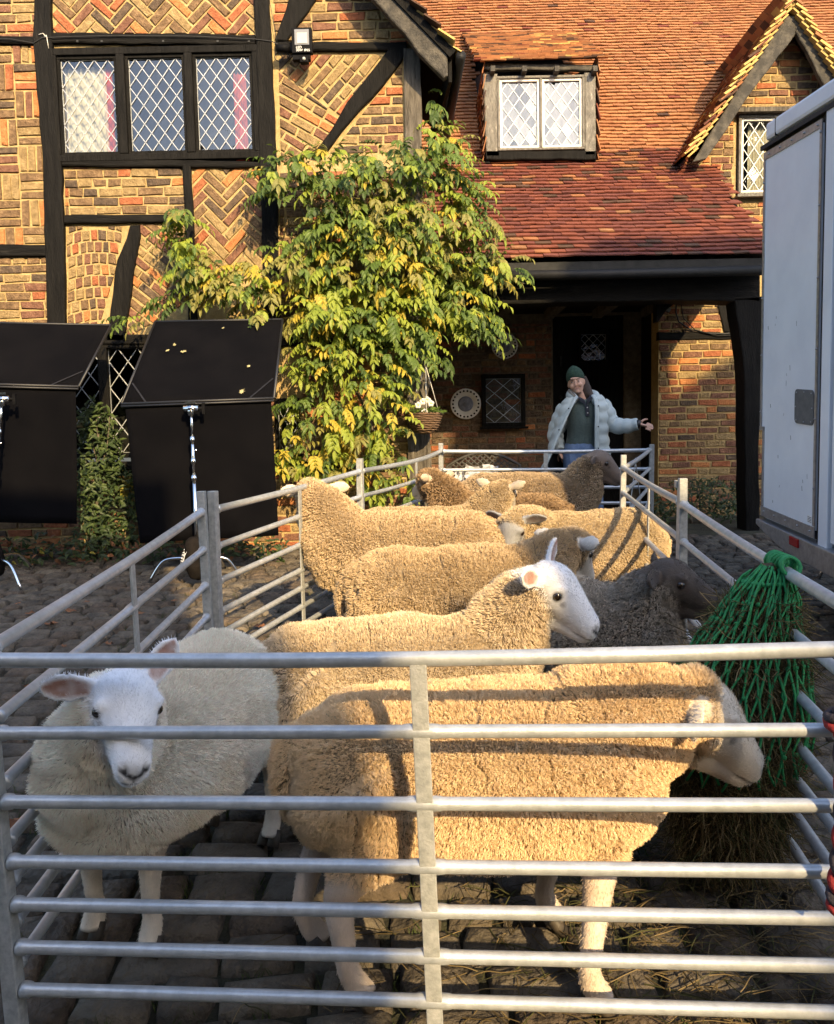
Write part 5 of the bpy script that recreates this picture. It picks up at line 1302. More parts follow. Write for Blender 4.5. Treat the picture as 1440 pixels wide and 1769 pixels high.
crumple('paper_sheet', 'small white folded paper at the end of the bench near the post', at(794, 824, yq), .10, .14, 'paper', 2, 'paper', (1.2, .0, -.3))
crumple('paper_sheet', 'pale sheet propped on the bench nearest to the door', at(846, 812, yq+.05), .16, .12, 'paper', 3, 'paper', (1.2, .2, .2))
crumple('folded_coat', 'dark folded coat heaped on the bench seat', at(835, 832, yq-.03), .62, .30, 'coat_dark', 4, 'coat', (.5, .0, .1))
mat('plate_white', (.52, .50, .47), (.62, .60, .56), 14, .35); mat('plate_blue', (.10, .11, .15), (.18, .19, .24), 30, .35)
def plate(label, px, py, rpx):
    root = root_at('wall_plate', label, 'plate'); c = at(px, py, YBK-.05); R0 = rpx/FPX*YBK; ax = (0, -1, 0)
    m = MB(); m.lathe(c, [(R0*.05, .006), (R0*.55, .004), (R0*.62, .014), (R0*.98, .035), (R0, .032), (R0*.62, .002), (R0*.3, -.004)], 36, ax); m.build('dish', 'plate_white', root, True)
    m = MB(); m.lathe(c, [(R0*.34, .009), (R0*.50, .0085), (R0*.50, .006), (R0*.34, .006)], 32, ax); m.build('painted_ring', 'plate_blue', root, True)
    m = MB(); m.lathe(c, [(.0, .0105), (R0*.2, .009), (R0*.2, .006), (.0, .006)], 20, ax); m.build('painted_centre', 'plate_blue', root, True)
    for k in range(22):
        t = 2*math.pi*k/22; p = c+Vector((math.cos(t)*R0*.84, -.030, math.sin(t)*R0*.84)); m = MB(); m.sphere(p, (.013, .004, .013), 8, 5); m.build('rim_piercing', 'room_dark', root, True)
plate('pierced white plate on the porch wall beside the small window', 804, 698, 26); plate('round patterned plate hung high on the porch wall', 871, 598, 22)
hb = root_at('hanging_basket', 'wicker hanging basket of white flowers on the porch post', 'basket'); yh = 7.52; hc_ = at(733, 722, yh); Rb = 31/FPX*yh
mat('wicker', (.09, .05, .028), (.20, .12, .065), 40, .85, .8, 120, stretch=(1, 1, 6))
m = MB(); m.lathe(hc_, [(.02, -.15), (Rb*.45, -.14), (Rb*.75, -.08), (Rb*.95, .0), (Rb, .045), (Rb*.94, .045), (Rb*.8, .02), (.02, .015)], 24); m.build('bowl', 'wicker', hb, True)
for k in range(9):
    z = -.13+.02*k; rr_ = Rb*(.50+.5*((z+.13)/.17)**.6)+.004; m = MB(); m.tube([hc_+Vector((rr_*math.cos(t*.2618+k), rr_*math.sin(t*.2618+k), z+.004*math.sin(t*2.1))) for t in range(24)], .007, 6, closed=True); m.build('woven_band', 'wicker', hb, True)
hk = at(735, 632, yh)
for t in (.6, 2.7, 4.8): m = MB(); m.tube([hc_+Vector((Rb*math.cos(t), Rb*math.sin(t), .045)), hk], .004, 5); m.build('chain', 'plate_white', hb, True)
m = MB(); m.tube([hk, hk+Vector((0, .02, .06)), hk+Vector((0, .16, .08))], .006, 6); m.build('hook', 'black_metal', hb, True)
P = []; r = random.Random(21)
for _ in range(170):
    a = r.uniform(0, 6.28); q = r.random()**.5*Rb; o = hc_+Vector((q*math.cos(a), q*math.sin(a), .04+.07*r.random()*(1.1-q/Rb))); L = r.uniform(.035, .06); vs, fs = leaflet(o, Vector((math.cos(a), math.sin(a)-.3, r.uniform(0, 1))), Vector((0, -.5, .8)), L, L*.5); P.append((vs, fs, pick((2, 3))))
emit(hb, 'leaf', P, ['leaf_deep', 'leaf_green'], 0, False, None, 'foliage')
mat('petal', (.72, .70, .64), (.80, .78, .72), 20, .6, trans=.3); mat('petal_centre', (.55, .40, .06), rough=.7)
for px, py in ((738, 691), (730, 694), (744, 697), (733, 712), (722, 700)):
    c = at(px, py, yh-.12); m = MB(); 
    for k in range(5):
        t = 2*math.pi*k/5+.3; m.sphere(c+Vector((.017*math.cos(t), -.004*(k % 2), .017*math.sin(t))), (.015, .004, .015), 8, 5)
    fw_ = m.build('flower', 'petal', hb, True); m = MB(); m.sphere(c+Vector((0, -.007, 0)), .006, 6, 4); m.build('flower_centre', 'petal_centre', fw_, True)
# ------------------------------------------------------------------ hay net, hay, rope
mat('net_cord', (.006, .15, .042), (.014, .23, .07), 30, .7, .3, 80)
T0 = Vector(R0+(0,)).lerp(Vector(R1+(0,)), .35); T0.z = gz(T0.x, T0.y)+.935
def net_axis(t): return Vector((T0.x-.03-.13*math.sin(min(1.4,t*2.0)), T0.y-.02-.02*t, T0.z-.02-t*.86))
def net_rad(t, a): 
    r_ = .03+.155*min(1, t/.5)**.8
    if t > .72: r_ *= max(.25, 1-(t-.72)*1.6)
    return r_*(1+.22*max(0, -math.cos(a)))*(1+.05*math.sin(a*3+t*9))
def net_pt(t, a, k=1.0): 
    r_ = net_rad(t, a)*k; c = net_axis(t); return c+Vector((r_*math.cos(a), r_*math.sin(a)*.85, 0))
hayr = random.Random(31)
mb = MB(); n = 22; rows = 16
vs = [net_pt(i/(rows-1), 2*math.pi*j/n, .86)+Vector((hayr.gauss(0, .008), hayr.gauss(0, .008), hayr.gauss(0, .006))) for i in range(rows) for j in range(n)]
mb.add(vs, [(i*n+j, i*n+(j+1) % n, (i+1)*n+(j+1) % n, (i+1)*n+j) for i in range(rows-1) for j in range(n)]+[tuple(range(n)), tuple((rows-1)*n+j for j in range(n-1, -1, -1))])
hay = root_at('hay_bundle', 'dark tangled hay stuffed in the green net', 'hay')
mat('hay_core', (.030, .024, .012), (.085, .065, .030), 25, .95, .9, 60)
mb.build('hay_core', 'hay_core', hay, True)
def straws(name, gen, N, K, parent, m, r0=.0013, seed=1):
    rs = np.random.RandomState(seed); pts = gen(rs, N, K); hc = bpy.data.hair_curves.new(name); hc.add_curves([K]*N)
    hc.attributes['position'].data.foreach_set('vector', pts.astype(np.float32).ravel()); ra = hc.attributes.new('radius', 'FLOAT', 'POINT'); ra.data.foreach_set('value', (np.repeat(.5+.9*rs.rand(N), K)*r0).astype(np.float32))
    c = np.array([.17, .125, .062])*(.3+1.1*rs.rand(N, 1)**1.5); g = rs.rand(N) < .3; c[g] = np.array([.075, .075, .030])*(.5+.8*rs.rand(g.sum(), 1)); a = hc.attributes.new('tint', 'FLOAT_COLOR', 'CURVE'); a.data.foreach_set('color', np.c_[c, np.ones(N)].astype(np.float32).ravel())
    hc.materials.append(M[m]); o = bpy.data.objects.new(name, hc); col.objects.link(o); o.parent = parent; return o
def gen_hay(rs, N, K):
    P_ = np.empty((N, K, 3))
    for i in range(N):
        t = .10+.9*rs.rand(); a = rs.rand()*6.283; p = np.array(net_pt(t, a, .82+.20*rs.rand())); d = np.array([math.cos(a)*.12, math.sin(a)*.12, -.7])+rs.randn(3)*.6; d /= np.linalg.norm(d); L = .05+.10*rs.rand(); b = rs.randn(3)*.35
        for k in range(K): s = k/(K-1)-.35; P_[i, k] = p+d*L*s+b*L*s*s
    return P_
ho = straws('hay_strands', gen_hay, 14000, 4, hay, 'sheep_fleece', .0009, 3); ho['kind'] = 'stuff'
net = root_at('hay_net', 'bright green knotted hay net tied over the side rail', 'net')
NC = 30; ts = [0, .05, .11, .17, .24, .31, .39, .48, .57, .66]
for j in range(NC):
    for sgn in (1, -1):
        pts = []
        for i, t in enumerate(ts):
            if t > .45 and hayr.random() < .12 and len(pts) > 2: break
            a = 2*math.pi*(j+sgn*(.5*(i % 2)))/NC+.0; pts.append(net_pt(t, a, 1.13)+Vector((hayr.gauss(0, .005), hayr.gauss(0, .005), hayr.gauss(0, .006))))
        m = MB(); m.tube([Vector(q) for q in catmull(pts, 2)], .0037, 6); m.build('cord', 'net_cord', net, True)
m = MB()
for j in range(NC):
    for i in range(1, len(ts)-1):
        a = 2*math.pi*(j+(.5*(i % 2)))/NC; m.sphere(net_pt(ts[i], a, 1.14), .0072, 6, 4)
o = m.build('knots', 'net_cord', net, True); o['kind'] = 'stuff'
du = (Vector(R1+(0,))-Vector(R0+(0,))).normalized()
for k in range(10):                                             # cord wrapped over the rail
    c = T0+du*(-.075+.0165*k)+Vector((0, 0, -.012)); m = MB(); sd_ = Vector((du.y, -du.x, 0))
    m.tube([c+sd_*(.025*math.cos(t*.524))+Vector((0, 0, .025*math.sin(t*.524)))+du*(.012*math.sin(t*.524+k)) for t in range(12)], .0058, 6, closed=True); m.build('wrapped_cord', 'net_cord', net, True)
def gen_loose(rs, N, K):
    P_ = np.empty((N, K, 3)); i = 0
    while i < N:
        x = .78+.42*rs.randn(); y = 2.05+.40*rs.randn()
        if rs.rand() < .12: x = .1+.9*rs.rand(); y = 1.7+1.0*rs.rand()
        if y < 1.25: continue
        a = rs.rand()*6.283; L = .04+.12*rs.rand(); z = gz(x, y)+.006+.03*rs.rand()**3
        for k in range(K): s = k/(K-1)-.5; P_[i, k] = (x+math.cos(a)*L*s+.02*s*s, y+math.sin(a)*L*s, z+.012*rs.rand()-.01*abs(s))
        i += 1
    return P_
lo_ = straws('loose_hay', gen_loose, 1500, 4, None, 'sheep_fleece', .0012, 6); tag(lo_, 'loose hay stalks strewn over the cobbles below the net', 'hay', kind='stuff')
mat('rope_red', (.15, .005, .008), (.22, .011, .014), 60, .8, .5, 120); mat('rope_black', (.012, .010, .016), (.03, .026, .04), 60, .85, .5, 120)
rp = root_at('twisted_rope', 'red and black twisted rope hanging from the front corner of the pen', 'rope')
rc = [at(1451, 1222, 1.56), at(1453, 1290, 1.55), at(1455, 1370, 1.555), at(1452, 1440, 1.555), at(1446, 1500, 1.55), at(1441, 1545, 1.545), at(1442, 1572, 1.545)]; rc = [Vector(v) for v in catmull(rc, 8)]
for s, mt in ((0, 'rope_red'), (math.pi, 'rope_black')):
    m = MB(); m.tube([p+Vector((.008*math.cos(i*.62+s), .008*math.sin(i*.62+s), 0)) for i, p in enumerate(rc)], .0095, 8); m.build('strand', mt, rp, True)
for s, mt in ((0, 'rope_red'), (.02, 'rope_black')):
    m = MB(); c = at(1453, 1250, 1.56)+Vector((0, 0, s)); m.tube([c+Vector((.026*math.cos(t*.628), .022*math.sin(t*.628), .008*math.sin(t*.628+s*90))) for t in range(10)], .010, 8, closed=True); m.build('knot', mt, rp, True)
# ------------------------------------------------------------------ fallen leaves
def fallen(px, py, size, m, label, group, seed, on=None, nrm=None):
    r = random.Random(seed); c = on if on is not None else ong(px, py); n = nrm or gnormal(c.x, c.y); k = 9; a0 = r.uniform(0, 6.28); u = n.cross(Vector((math.cos(a0), math.sin(a0), .1))).normalized(); v = n.cross(u)
    vs = [c+n*.014]; 
    for i in range(2*k):
        t = math.pi*i/k; rr_ = size*(1 if i % 2 == 0 else .52)*(1-.25*math.cos(t))*r.uniform(.8, 1.15); vs.append(c+u*rr_*math.cos(t)+v*rr_*math.sin(t)*.72+n*(.008+.5*size*abs(r.gauss(0, .35))))
    o = MB().add(vs, [(0, i+1, (i+1) % (2*k)+1) for i in range(2*k)]).build('fallen_leaf', m, None, True); tag(o, label, 'leaf', group)
for i, (px, py, s) in enumerate(((61, 1187, .045), (30, 1206, .04), (36, 1424, .055), (120, 1058, .05), (84, 1080, .05), (189, 1115, .04), (150, 1042, .03), (240, 1062, .04), (50, 1062, .04), (455, 1190, .06), (450, 1085, .05), (265, 1025, .03), (30, 1045, .03), (300, 1040, .03), (110, 1118, .03))):
    fallen(px, py, s, 'dead_leaf', 'curled brown fallen leaf on the cobbles on the flag side of the pen', 'fallen leaves on the cobbles', i)
for i, (px, py, s) in enumerate(((1272, 1045, .05), (935+80, 945, .04), (1290, 1010, .03))):
    fallen(px, py, s, 'dead_leaf', 'brown fallen leaf on the dark cobbles towards the lorry', 'fallen leaves by the lorry', 40+i)
fA, fB, fC, fD = at(268, 556, 7.25), at(488, 552, 7.25), at(473, 688, 6.36), at(210, 698, 6.36); fn = (fB-fA).cross(fD-fA).normalized(); fn = -fn if fn.y > 0 else fn
for i, (u, v, s) in enumerate(((.30, .42, .03), (.22, .33, .022), (.80, .62, .022), (.78, .93, .035), (.55, .12, .018), (.18, .40, .02))):
    fallen(0, 0, s, 'pale_leaf', 'pale dry leaf caught on the sloping cloth of the tilted flag', 'leaves on the flag', 60+i, fA.lerp(fB, u).lerp(fD.lerp(fC, u), v), fn)
# ------------------------------------------------------------------ the woman behind the back hurdle
mat('skin', (.44, .265, .195), (.50, .305, .225), 12, .6, .05, 80, spec=.3); mat('knit_green', (.045, .070, .065), (.065, .092, .084), 60, .9, .6, 220, sheen=.2)
mat('denim', (.075, .125, .23), (.14, .21, .35), 14, .85, .4, 150); mat('beanie', (.008, .028, .018), (.014, .045, .028), 60, .9, .6, 160)
mat('hair_brown', (.018, .010, .007), (.040, .022, .014), 40, .6, .6, 90, stretch=(6, 6, .6)); mat('puffer', (.33, .39, .40), (.42, .48, .485), 6, .6, .35, 40, sheen=.15)
mat('puffer_lining', (.012, .014, .022), rough=.8); mat('fur_trim', (.16, .15, .135), (.24, .22, .20), 50, .9, .8, 120); mat('shirt', (.012, .013, .02), (.03, .032, .045), 60, .9)
mat('lips', (.40, .17, .145), rough=.5); mat('eye_white', (.34, .31, .29), rough=.5); mat('button', (.45, .45, .44), rough=.4); mat('watch', (.012, .012, .014), rough=.4)
wo = Vector((1.66, 7.72, 0)); wo.z = gz(wo.x, wo.y)
body = MB()
def seg(mb, path, rad, n=12, k=4):
    pp = catmull([list(p)+list(r if isinstance(r, tuple) else (r, r)) for p, r in zip(path, rad)], k); mb.tube([p[:3] for p in pp], [(max(.003, p[3]), max(.003, p[4])) for p in pp], n)
hx = -.045; HC = Vector((hx-.005, -.035, 1.535)); ht = Matrix.Rotation(R_(-8), 3, 'Y') @ Matrix.Rotation(R_(-16), 3, 'Z')
def HP(x, y, z): return HC+ht @ Vector((x, y, z))
hl = []
for x, y, z, rx, ry in ((0, -.004, -.118, .018, .02), (0, -.022, -.110, .034, .040), (0, -.012, -.085, .050, .062), (0, .0, -.05, .062, .082), (0, .006, -.01, .070, .092), (0, .01, .03, .074, .096), (0, .012, .065, .068, .086), (0, .012, .095, .046, .058), (0, .012, .108, .012, .016)): hl.append((x, y, z, rx, ry))
n = 20; vs = []
for x, y, z, rx, ry in hl:
    for j in range(n): t = 2*math.pi*j/n; vs.append(HP(x+rx*math.cos(t), y+ry*math.sin(t), z))
k = len(hl); body.add(vs, [(i*n+j, i*n+(j+1) % n, (i+1)*n+(j+1) % n, (i+1)*n+j) for i in range(k-1) for j in range(n)]+[tuple(range(n-1, -1, -1)), tuple((k-1)*n+j for j in range(n))])
seg(body, [HP(0, -.088, .012), HP(0, -.096, -.014), HP(0, -.102, -.030), HP(0, -.092, -.036)], [.007, .008, .010, .007], 8)          # nose
for s in (-1, 1): body.sphere(HP(.036*s, -.066, -.035), .024, 10, 7); body.sphere(HP(.073*s, .012, -.015), (.010, .018, .028), 8, 6)       # cheeks, ears
body.sphere(HP(0, -.074, -.092), .019, 8, 6); body.sphere(HP(0, -.083, .03), (.045, .014, .012), 10, 6)
seg(body, [(0.01, .01, 1.30), (0.0, .0, 1.38), HP(0, .02, -.10)], [(.06, .06), (.046, .05), (.044, .05)], 12)
seg(body, [(-.02, 0, .80), (-.03, 0, .88), (-.02, 0, 1.0), (.0, 0, 1.15), (.015, 0, 1.28), (.015, .0, 1.35)], [(.10, .16), (.115, .165), (.09, .125), (.11, .15), (.095, .16), (.05, .08)], 18)
for s, kx, fx in ((-1, -.13, -.15), (1, .07, .08)): seg(body, [(-.03+.085*s, 0, .86), (-.03+.09*s, -.01, .70), (kx, -.02, .46), (fx, .01, .24), (fx, .02, .06), (fx, -.06, .03)], [.085, .080, .058, .052, .036, .038], 12)
AR = [(.165, 0, 1.315), (.21, -.01, 1.24), (.265, -.04, 1.115), (.37, -.10, 1.085), (.475, -.15, 1.095)]; AL = [(-.14, .02, 1.31), (-.19, .04, 1.22), (-.25, .08, 1.08), (-.25, .06, .98), (-.235, .02, .90)]
seg(body, AR, [.05, .048, .040, .034, .026], 10); seg(body, AL, [.05, .048, .040, .034, .026], 10)
def hand(w, d, up, s):
    d = Vector(d).normalized(); up = Vector(up); sd_ = d.cross(up).normalized(); up = sd_.cross(d); w = Vector(w)
    seg(body, [w, w+d*.04, w+d*.085], [(.026, .017), (.038, .015), (.038, .012)], 10)
    for i, L in enumerate((.062, .074, .070, .055)):
        o = w+d*.075+sd_*(-.030+.020*i); seg(body, [o, o+d*L*.5-up*.006, o+d*L*.85-up*.016, o+d*L-up*.024], [.009, .0085, .0078, .006], 8)
    o = w+d*.025-sd_*.028*s; seg(body, [o, o-sd_*.030*s+d*.020, o-sd_*.044*s+d*.055], [.012, .0105, .007], 8)
hand(AR[-1], (.88, -.22, -.30), (-.30, -.80, .50), 1); hand(AL[-1], (.3, -.3, -.9), (-.8, -.5, 0), -1)
me = voxel_union(body, .0055, 4, 'person'); person = link('person', me, 'skin', None, True); person.location = wo; person.rotation_euler = (0, R_(-3.5), 0)
tag(person, 'woman in green beanie and open pale puffer coat, arm stretched out behind the pen', 'person')
def cloth(name, mb, vox, m, sm=3): return link(name, voxel_union(mb, vox, sm, name), m, person, True)
mb = MB(); seg(mb, [(-.025, 0, .90), (-.025, 0, .955), (-.015, 0, 1.04), (.0, 0, 1.15), (.015, 0, 1.28), (.015, .0, 1.365)], [(.12, .165), (.112, .155), (.108, .145), (.125, .163), (.108, .175), (.06, .085)], 20); cloth('sweater', mb, .009, 'knit_green')
mb = MB()
for s, kx, fx in ((-1, -.13, -.15), (1, .07, .08)): seg(mb, [(-.03+.07*s, 0, .95), (-.03+.085*s, 0, .86), (-.03+.09*s, -.01, .70), (kx, -.02, .46), (fx, .01, .24), (fx, .02, .07)], [.085, .100, .093, .071, .064, .058], 14)
seg(mb, [(-.03, 0, .80), (-.03, 0, .88), (-.025, 0, .965)], [(.11, .15), (.125, .172), (.110, .150)], 18); cloth('jeans', mb, .009, 'denim')
for s, fx in ((-1, -.15), (1, .08)):
    mb = MB(); seg(mb, [(fx, .05, .045), (fx, -.02, .05), (fx, -.12, .035), (fx, -.16, .03)], [(.04, .045), (.045, .05), (.042, .032), (.02, .015)], 12); mb.tube([(fx, .02, .03), (fx, .02, .14)], .052, 12); cloth('boot', mb, .009, 'watch')
mb = MB(); vs = []
for z, rx, ry, yo in ((.012, .083, .106, .020), (.045, .086, .108, .018), (.08, .080, .100, .016), (.112, .062, .078, .018), (.135, .036, .046, .02), (.142, .008, .01, .02)):
    for j in range(20): t = 2*math.pi*j/20; vs.append(HP(rx*math.cos(t), yo+ry*math.sin(t), z+.030*math.sin(t)*-1*(.5)+(-.028*max(0, math.sin(t)))))
mb.add(vs, [(i*20+j, i*20+(j+1) % 20, (i+1)*20+(j+1) % 20, (i+1)*20+j) for i in range(5) for j in range(20)]+[tuple(range(19, -1, -1)), tuple(100+j for j in range(20))]); bo = cloth('beanie', mb, .006, 'beanie', 2)
mb = MB(); seg(mb, [HP(.05, .05, .03), HP(.066, .05, -.06), HP(.085, .05, -.15), (.10, .02, 1.36), (.17, -.03, 1.30), (.21, -.07, 1.22)], [(.03, .05), (.035, .055), (.04, .05), (.045, .045), (.04, .035), (.018, .015)], 10)
seg(mb, [HP(0, .08, .02), HP(0, .085, -.08), (.03, .08, 1.32)], [(.06, .03), (.07, .035), (.06, .03)], 12); cloth('hair', mb, .007, 'hair_brown', 2)
for s in (-1, 1):
    m = MB(); m.sphere(HP(.030*s, -.083, .0), (.0115, .0045, .0045), 10, 6); e = m.build('eye', 'eye_white', person, True); m = MB(); m.sphere(HP(.030*s-.003, -.088, .0), (.006, .003, .006), 8, 6); m.build('iris', 'eye', e, True)
    m = MB(); m.tube([HP(.015*s, -.092, .018), HP(.032*s, -.090, .023), HP(.048*s, -.078, .016)], .0024, 6); m.build('eyebrow', 'hair_brown', person, True)
m = MB(); m.tube([HP(-.024, -.084, -.064), HP(-.010, -.094, -.067), HP(.0, -.095, -.068), (HP(.012, -.093, -.066)), HP(.026, -.082, -.061)], [.0015, .0038, .0042, .0038, .0015], 8); m.build('lips', 'lips', person, True)
mb = MB()                                                       # shirt collar and placket under the sweater
for s in (-1, 1): mb.prism([(.0+.015, -.112, 1.30), (.015+.075*s, -.085, 1.385), (.015+.058*s, -.05, 1.405), (.015+.012*s, -.10, 1.36)], (0, -.012, 0))
mb.build('shirt_collar', 'shirt', person); m = MB(); m.box((.02, -.128, 1.255), (.035, .012, .10)); m.build('placket', 'shirt', person, False, .003)
for z in (1.285, 1.235): m = MB(); m.sphere((.02, -.137, z), (.006, .003, .006), 8, 5); m.build('button', 'button', person, True)
# open puffer coat: one shell from front edge to front edge, quilted
lev = [1.395, 1.35, 1.29, 1.20, 1.10, 1.0, .90, .80, .70, .60]
eL = [(-.075, -.10), (-.105, -.125), (-.145, -.135), (-.195, -.14), (-.25, -.15), (-.30, -.155), (-.35, -.15), (-.40, -.145), (-.445, -.14), (-.48, -.13)]
sL = [(-.13, .0), (-.19, .0), (-.215, .02), (-.235, .03), (-.27, .03), (-.30, .04), (-.335, .05), (-.37, .05), (-.41, .06), (-.44, .06)]
bk = [(.015, .09), (.015, .125), (.01, .145), (.0, .15), (-.02, .15), (-.03, .155), (-.05, .16), (-.06, .165), (-.08, .17), (-.09, .17)]
sR = [(.15, .0), (.205, .0), (.225, .0), (.225, .0), (.22, .0), (.215, .0), (.22, .0), (.225, .0), (.23, .0), (.235, .0)]
eR = [(.085, -.10), (.10, -.135), (.10, -.155), (.095, -.165), (.085, -.165), (.08, -.16), (.075, -.155), (.075, -.15), (.075, -.15), (.075, -.15)]
NV = 46; NU = 30; vs = []
for j in range(NV+1):
    t = j/NV*(len(lev)-1); i = min(int(t), len(lev)-2); f = t-i; L_ = lambda A: (A[i][0]*(1-f)+A[i+1][0]*f, A[i][1]*(1-f)+A[i+1][1]*f); z = lev[i]*(1-f)+lev[i+1]*f
    a, b, c, d, e = L_(eL), L_(sL), L_(bk), L_(sR), L_(eR); q = catmull([a, ((a[0]+b[0])/2-.02, (a[1]+b[1])/2-.03), b, ((b[0]+c[0])/2-.02, (b[1]+c[1])/2+.04), c, ((c[0]+d[0])/2+.02, (c[1]+d[1])/2+.04), d, ((d[0]+e[0])/2+.03, (d[1]+e[1])/2-.04), e], 6); m_ = len(q); cx = (b[0]+d[0])/2
    puff = .016*abs(math.sin((z-.6)*math.pi/.105))
    for u in range(NU+1):
        w = u/NU*(m_-1); i2 = min(int(w), m_-2); g = w-i2; x = q[i2][0]*(1-g)+q[i2+1][0]*g; y = q[i2][1]*(1-g)+q[i2+1][1]*g; r_ = Vector((x-cx, y, 0)); r_ = r_.normalized() if r_.length else r_
        vs.append((x+r_.x*puff, y+r_.y*puff, z+.004*math.sin(u*1.3)))
mb = MB(); mb.add(vs, [(j*(NU+1)+u, j*(NU+1)+u+1, (j+1)*(NU+1)+u+1, (j+1)*(NU+1)+u) for j in range(NV) for u in range(NU)])
co = mb.build('puffer_coat', ['puffer', 'puffer_lining'], person, True); so = co.modifiers.new('s', 'SOLIDIFY'); so.thickness = .022; so.offset = -1; so.material_offset = 1; so.material_offset_rim = 0
def sleeve(P, rad, name):
    pp = catmull([list(p)+[r] for p, r in zip(P, rad)], 9); ln_ = 0; m = MB(); rr_ = []
    for i, p in enumerate(pp):
        if i: ln_ += np.linalg.norm(pp[i][:3]-pp[i-1][:3])
        rr_.append(p[3]*(1+.13*abs(math.sin(ln_*math.pi/.085))))
    m.tube([p[:3] for p in pp], rr_, 16); return m.build(name, 'puffer', co, True)
sleeve(AR, [.080, .082, .074, .066, .050], 'sleeve'); sleeve(AL, [.080, .082, .074, .066, .052], 'sleeve')
m = MB(); w = Vector(AR[-1]); m.tube([w+Vector((-.012, .004, 0)), w+Vector((.022, -.007, -.008))], .042, 14); m.build('cuff', 'watch', co, True)
for A, s in ((eL, -1), (eR, 1)):                                 # front bands with poppers
    m = MB(); m.tube([Vector((A[i][0], A[i][1]-.012, lev[i])) for i in range(len(lev))], [(.022, .012)]*len(lev), 8); m.build('front_band', 'puffer', co, True)
    for i in (2, 4, 6):
        m = MB(); m.sphere((A[i][0]-.014*s*-1, A[i][1]-.028, lev[i]), .007, 8, 5); m.build('popper', 'watch', co, True)
mb = MB(); seg(mb, [(-.075, -.10, 1.36), (-.105, -.03, 1.41), (-.075, .07, 1.42), (.02, .11, 1.42), (.12, .06, 1.40), (.13, -.02, 1.375), (.095, -.115, 1.33)], [(.030, .045), (.040, .055), (.05, .06), (.055, .06), (.05, .055), (.040, .05), (.028, .035)], 12); cloth('hood_collar', mb, .010, 'puffer')
mb = MB(); seg(mb, [(-.075, -.115, 1.385), (-.11, -.045, 1.445), (-.085, .05, 1.46), (.0, .10, 1.46)], [.018, .022, .024, .02], 8); cloth('fur_trim', mb, .008, 'fur_trim')
# ------------------------------------------------------------------ the flock
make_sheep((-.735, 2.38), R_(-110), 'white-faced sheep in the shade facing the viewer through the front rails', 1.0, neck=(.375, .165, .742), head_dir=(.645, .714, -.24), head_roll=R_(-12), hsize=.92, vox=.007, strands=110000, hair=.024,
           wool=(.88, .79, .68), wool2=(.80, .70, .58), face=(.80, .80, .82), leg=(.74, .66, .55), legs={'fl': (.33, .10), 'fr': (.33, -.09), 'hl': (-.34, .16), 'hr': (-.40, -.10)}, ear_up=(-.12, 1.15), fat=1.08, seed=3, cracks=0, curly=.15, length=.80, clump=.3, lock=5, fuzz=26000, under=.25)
make_sheep((.185, 2.07), R_(1), 'large golden-lit sheep standing side-on along the front hurdle, head by the hay', 1.06, neck=(.455, -.02, .575), head_dir=(1, -.06, -.50), vox=.0065, strands=190000, hair=.020,
           wool=(.76, .56, .34), wool2=(.68, .49, .29), face=(.62, .54, .44), leg=(.62, .51, .42), legs={'fl': (.16, .03), 'fr': (.22, -.245), 'hl': (-.56, .0), 'hr': (-.42, -.19)}, ear_up=-.30, fat=1.0, seed=4, wool_face=.02, neckr=1.10, cracks=.55, curly=.35, length=.83, clump=.38, lock=5, fuzz=26000)
make_sheep((-.06, 2.76), R_(7), 'sheep with clean white face and pricked ears, looking over the second row', 1.02, neck=(.46, -.03, .74), head_dir=(.80, -.50, -.36), vox=.007, strands=90000, hair=.022,
           wool=(.68, .54, .37), wool2=(.60, .47, .32), face=(.74, .73, .74), ear_up=(.25, .85), fat=.98, seed=5, cracks=.2, curly=.2, length=.90, clump=.3, lock=6, fuzz=20000)
make_sheep((.19, 3.72), R_(4), 'sheep with deeply cracked fleece behind the white-faced one, head turned away', 1.06, neck=(.47, .08, .62), head_dir=(.70, .50, -.50), vox=.008, strands=90000, hair=.020,
           wool=(.57, .43, .27), wool2=(.49, .36, .22), face=(.58, .55, .51), ear_up=.05, fat=1.04, wool_face=.05, seed=6, cracks=1.0, curly=.3, length=.87)
make_sheep((-.08, 4.58), R_(176), 'tall sheep seen from behind its head, ears out, next to the flag side rails', 1.10, neck=(.46, -.06, .74), head_dir=(.42, -.86, -.25), vox=.009, strands=90000, hair=.024,
           wool=(.60, .45, .28), wool2=(.50, .37, .23), face=(.62, .52, .40), ear_up=.0, fat=1.04, seed=7, cracks=.6, curly=.4, length=.95, wool_face=.05, neckr=1.15)
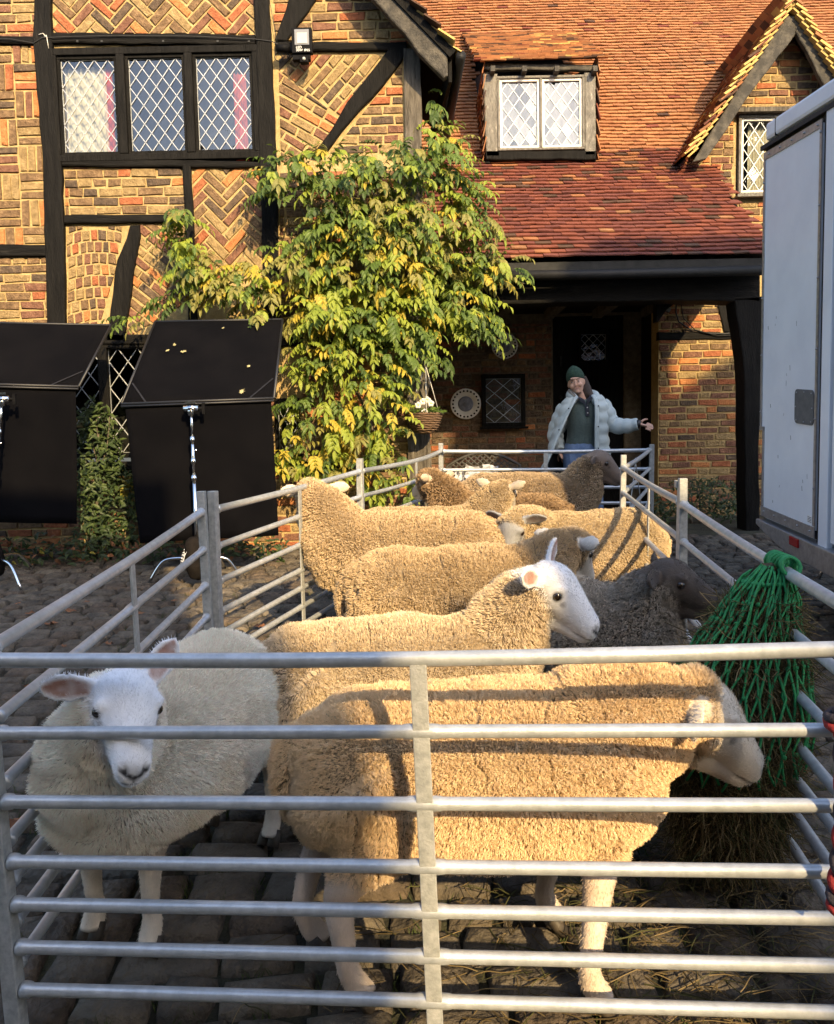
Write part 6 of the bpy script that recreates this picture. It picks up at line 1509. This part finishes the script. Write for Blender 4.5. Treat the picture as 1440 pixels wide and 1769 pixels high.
make_sheep((.08, 5.32), R_(6), 'sheep in the middle of the pen, back of its woolly head turned to the hurdle', 1.02, neck=(.46, .06, .72), head_dir=(.55, .70, -.45), vox=.010, strands=50000, hair=.020,
           wool=(.54, .41, .27), wool2=(.45, .34, .21), face=(.52, .44, .34), ear_up=.30, fat=1.0, seed=8, cracks=.4, curly=.3, length=.90, wool_face=.03)
make_sheep((.60, 6.02), R_(172), 'shaggy brown-headed sheep half hidden by the dented hurdle', 1.02, neck=(.46, .0, .72), head_dir=(.75, -.55, -.1), vox=.011, strands=45000, hair=.032,
           wool=(.34, .23, .13), wool2=(.26, .17, .10), face=(.50, .40, .30), ear_up=.15, fat=.95, seed=9, cracks=.2, curly=.4, length=.9, wool_face=.12)
make_sheep((.98, 4.74), R_(194), 'round sheep with its rump to the lorry side and grey face tucked down', 1.06, neck=(.44, .08, .645), head_dir=(.50, .48, -.80), vox=.0085, strands=70000, hair=.020,
           wool=(.60, .46, .29), wool2=(.51, .39, .24), face=(.27, .27, .28), leg=(.5, .42, .35), ear_up=-.1, wool_face=.045, hsize=.88, ear_in=(.15, .10, .09), fat=1.08, seed=10, cracks=.35, curly=.35, length=.80)
make_sheep((.92, 6.62), R_(4), 'brown-faced sheep standing along the back hurdle below the woman', 1.16, neck=(.44, .0, .72), head_dir=(.95, -.22, -.30), vox=.011, strands=45000, hair=.020,
           wool=(.46, .35, .23), wool2=(.38, .28, .18), face=(.20, .15, .12), leg=(.16, .12, .10), ear_up=-.30, fat=1.0, seed=11, cracks=.2, curly=.3, length=.94, nose=(.10, .09, .09), ear_in=(.10, .07, .06))
make_sheep((.64, 3.26), R_(-48), 'charcoal grey sheep with black head nosing into the hay net', 1.0, neck=(.35, .0, .70), head_dir=(.80, .45, -.06), vox=.0075, strands=100000, hair=.024,
           wool=(.40, .35, .29), wool2=(.25, .215, .175), face=(.065, .052, .044), leg=(.04, .035, .03), ear_up=(.05, .15), fat=1.0, seed=12, cracks=.2, curly=.55, length=.80, nose=(.03, .027, .025), ear_in=(.05, .04, .038), fuzz=14000)
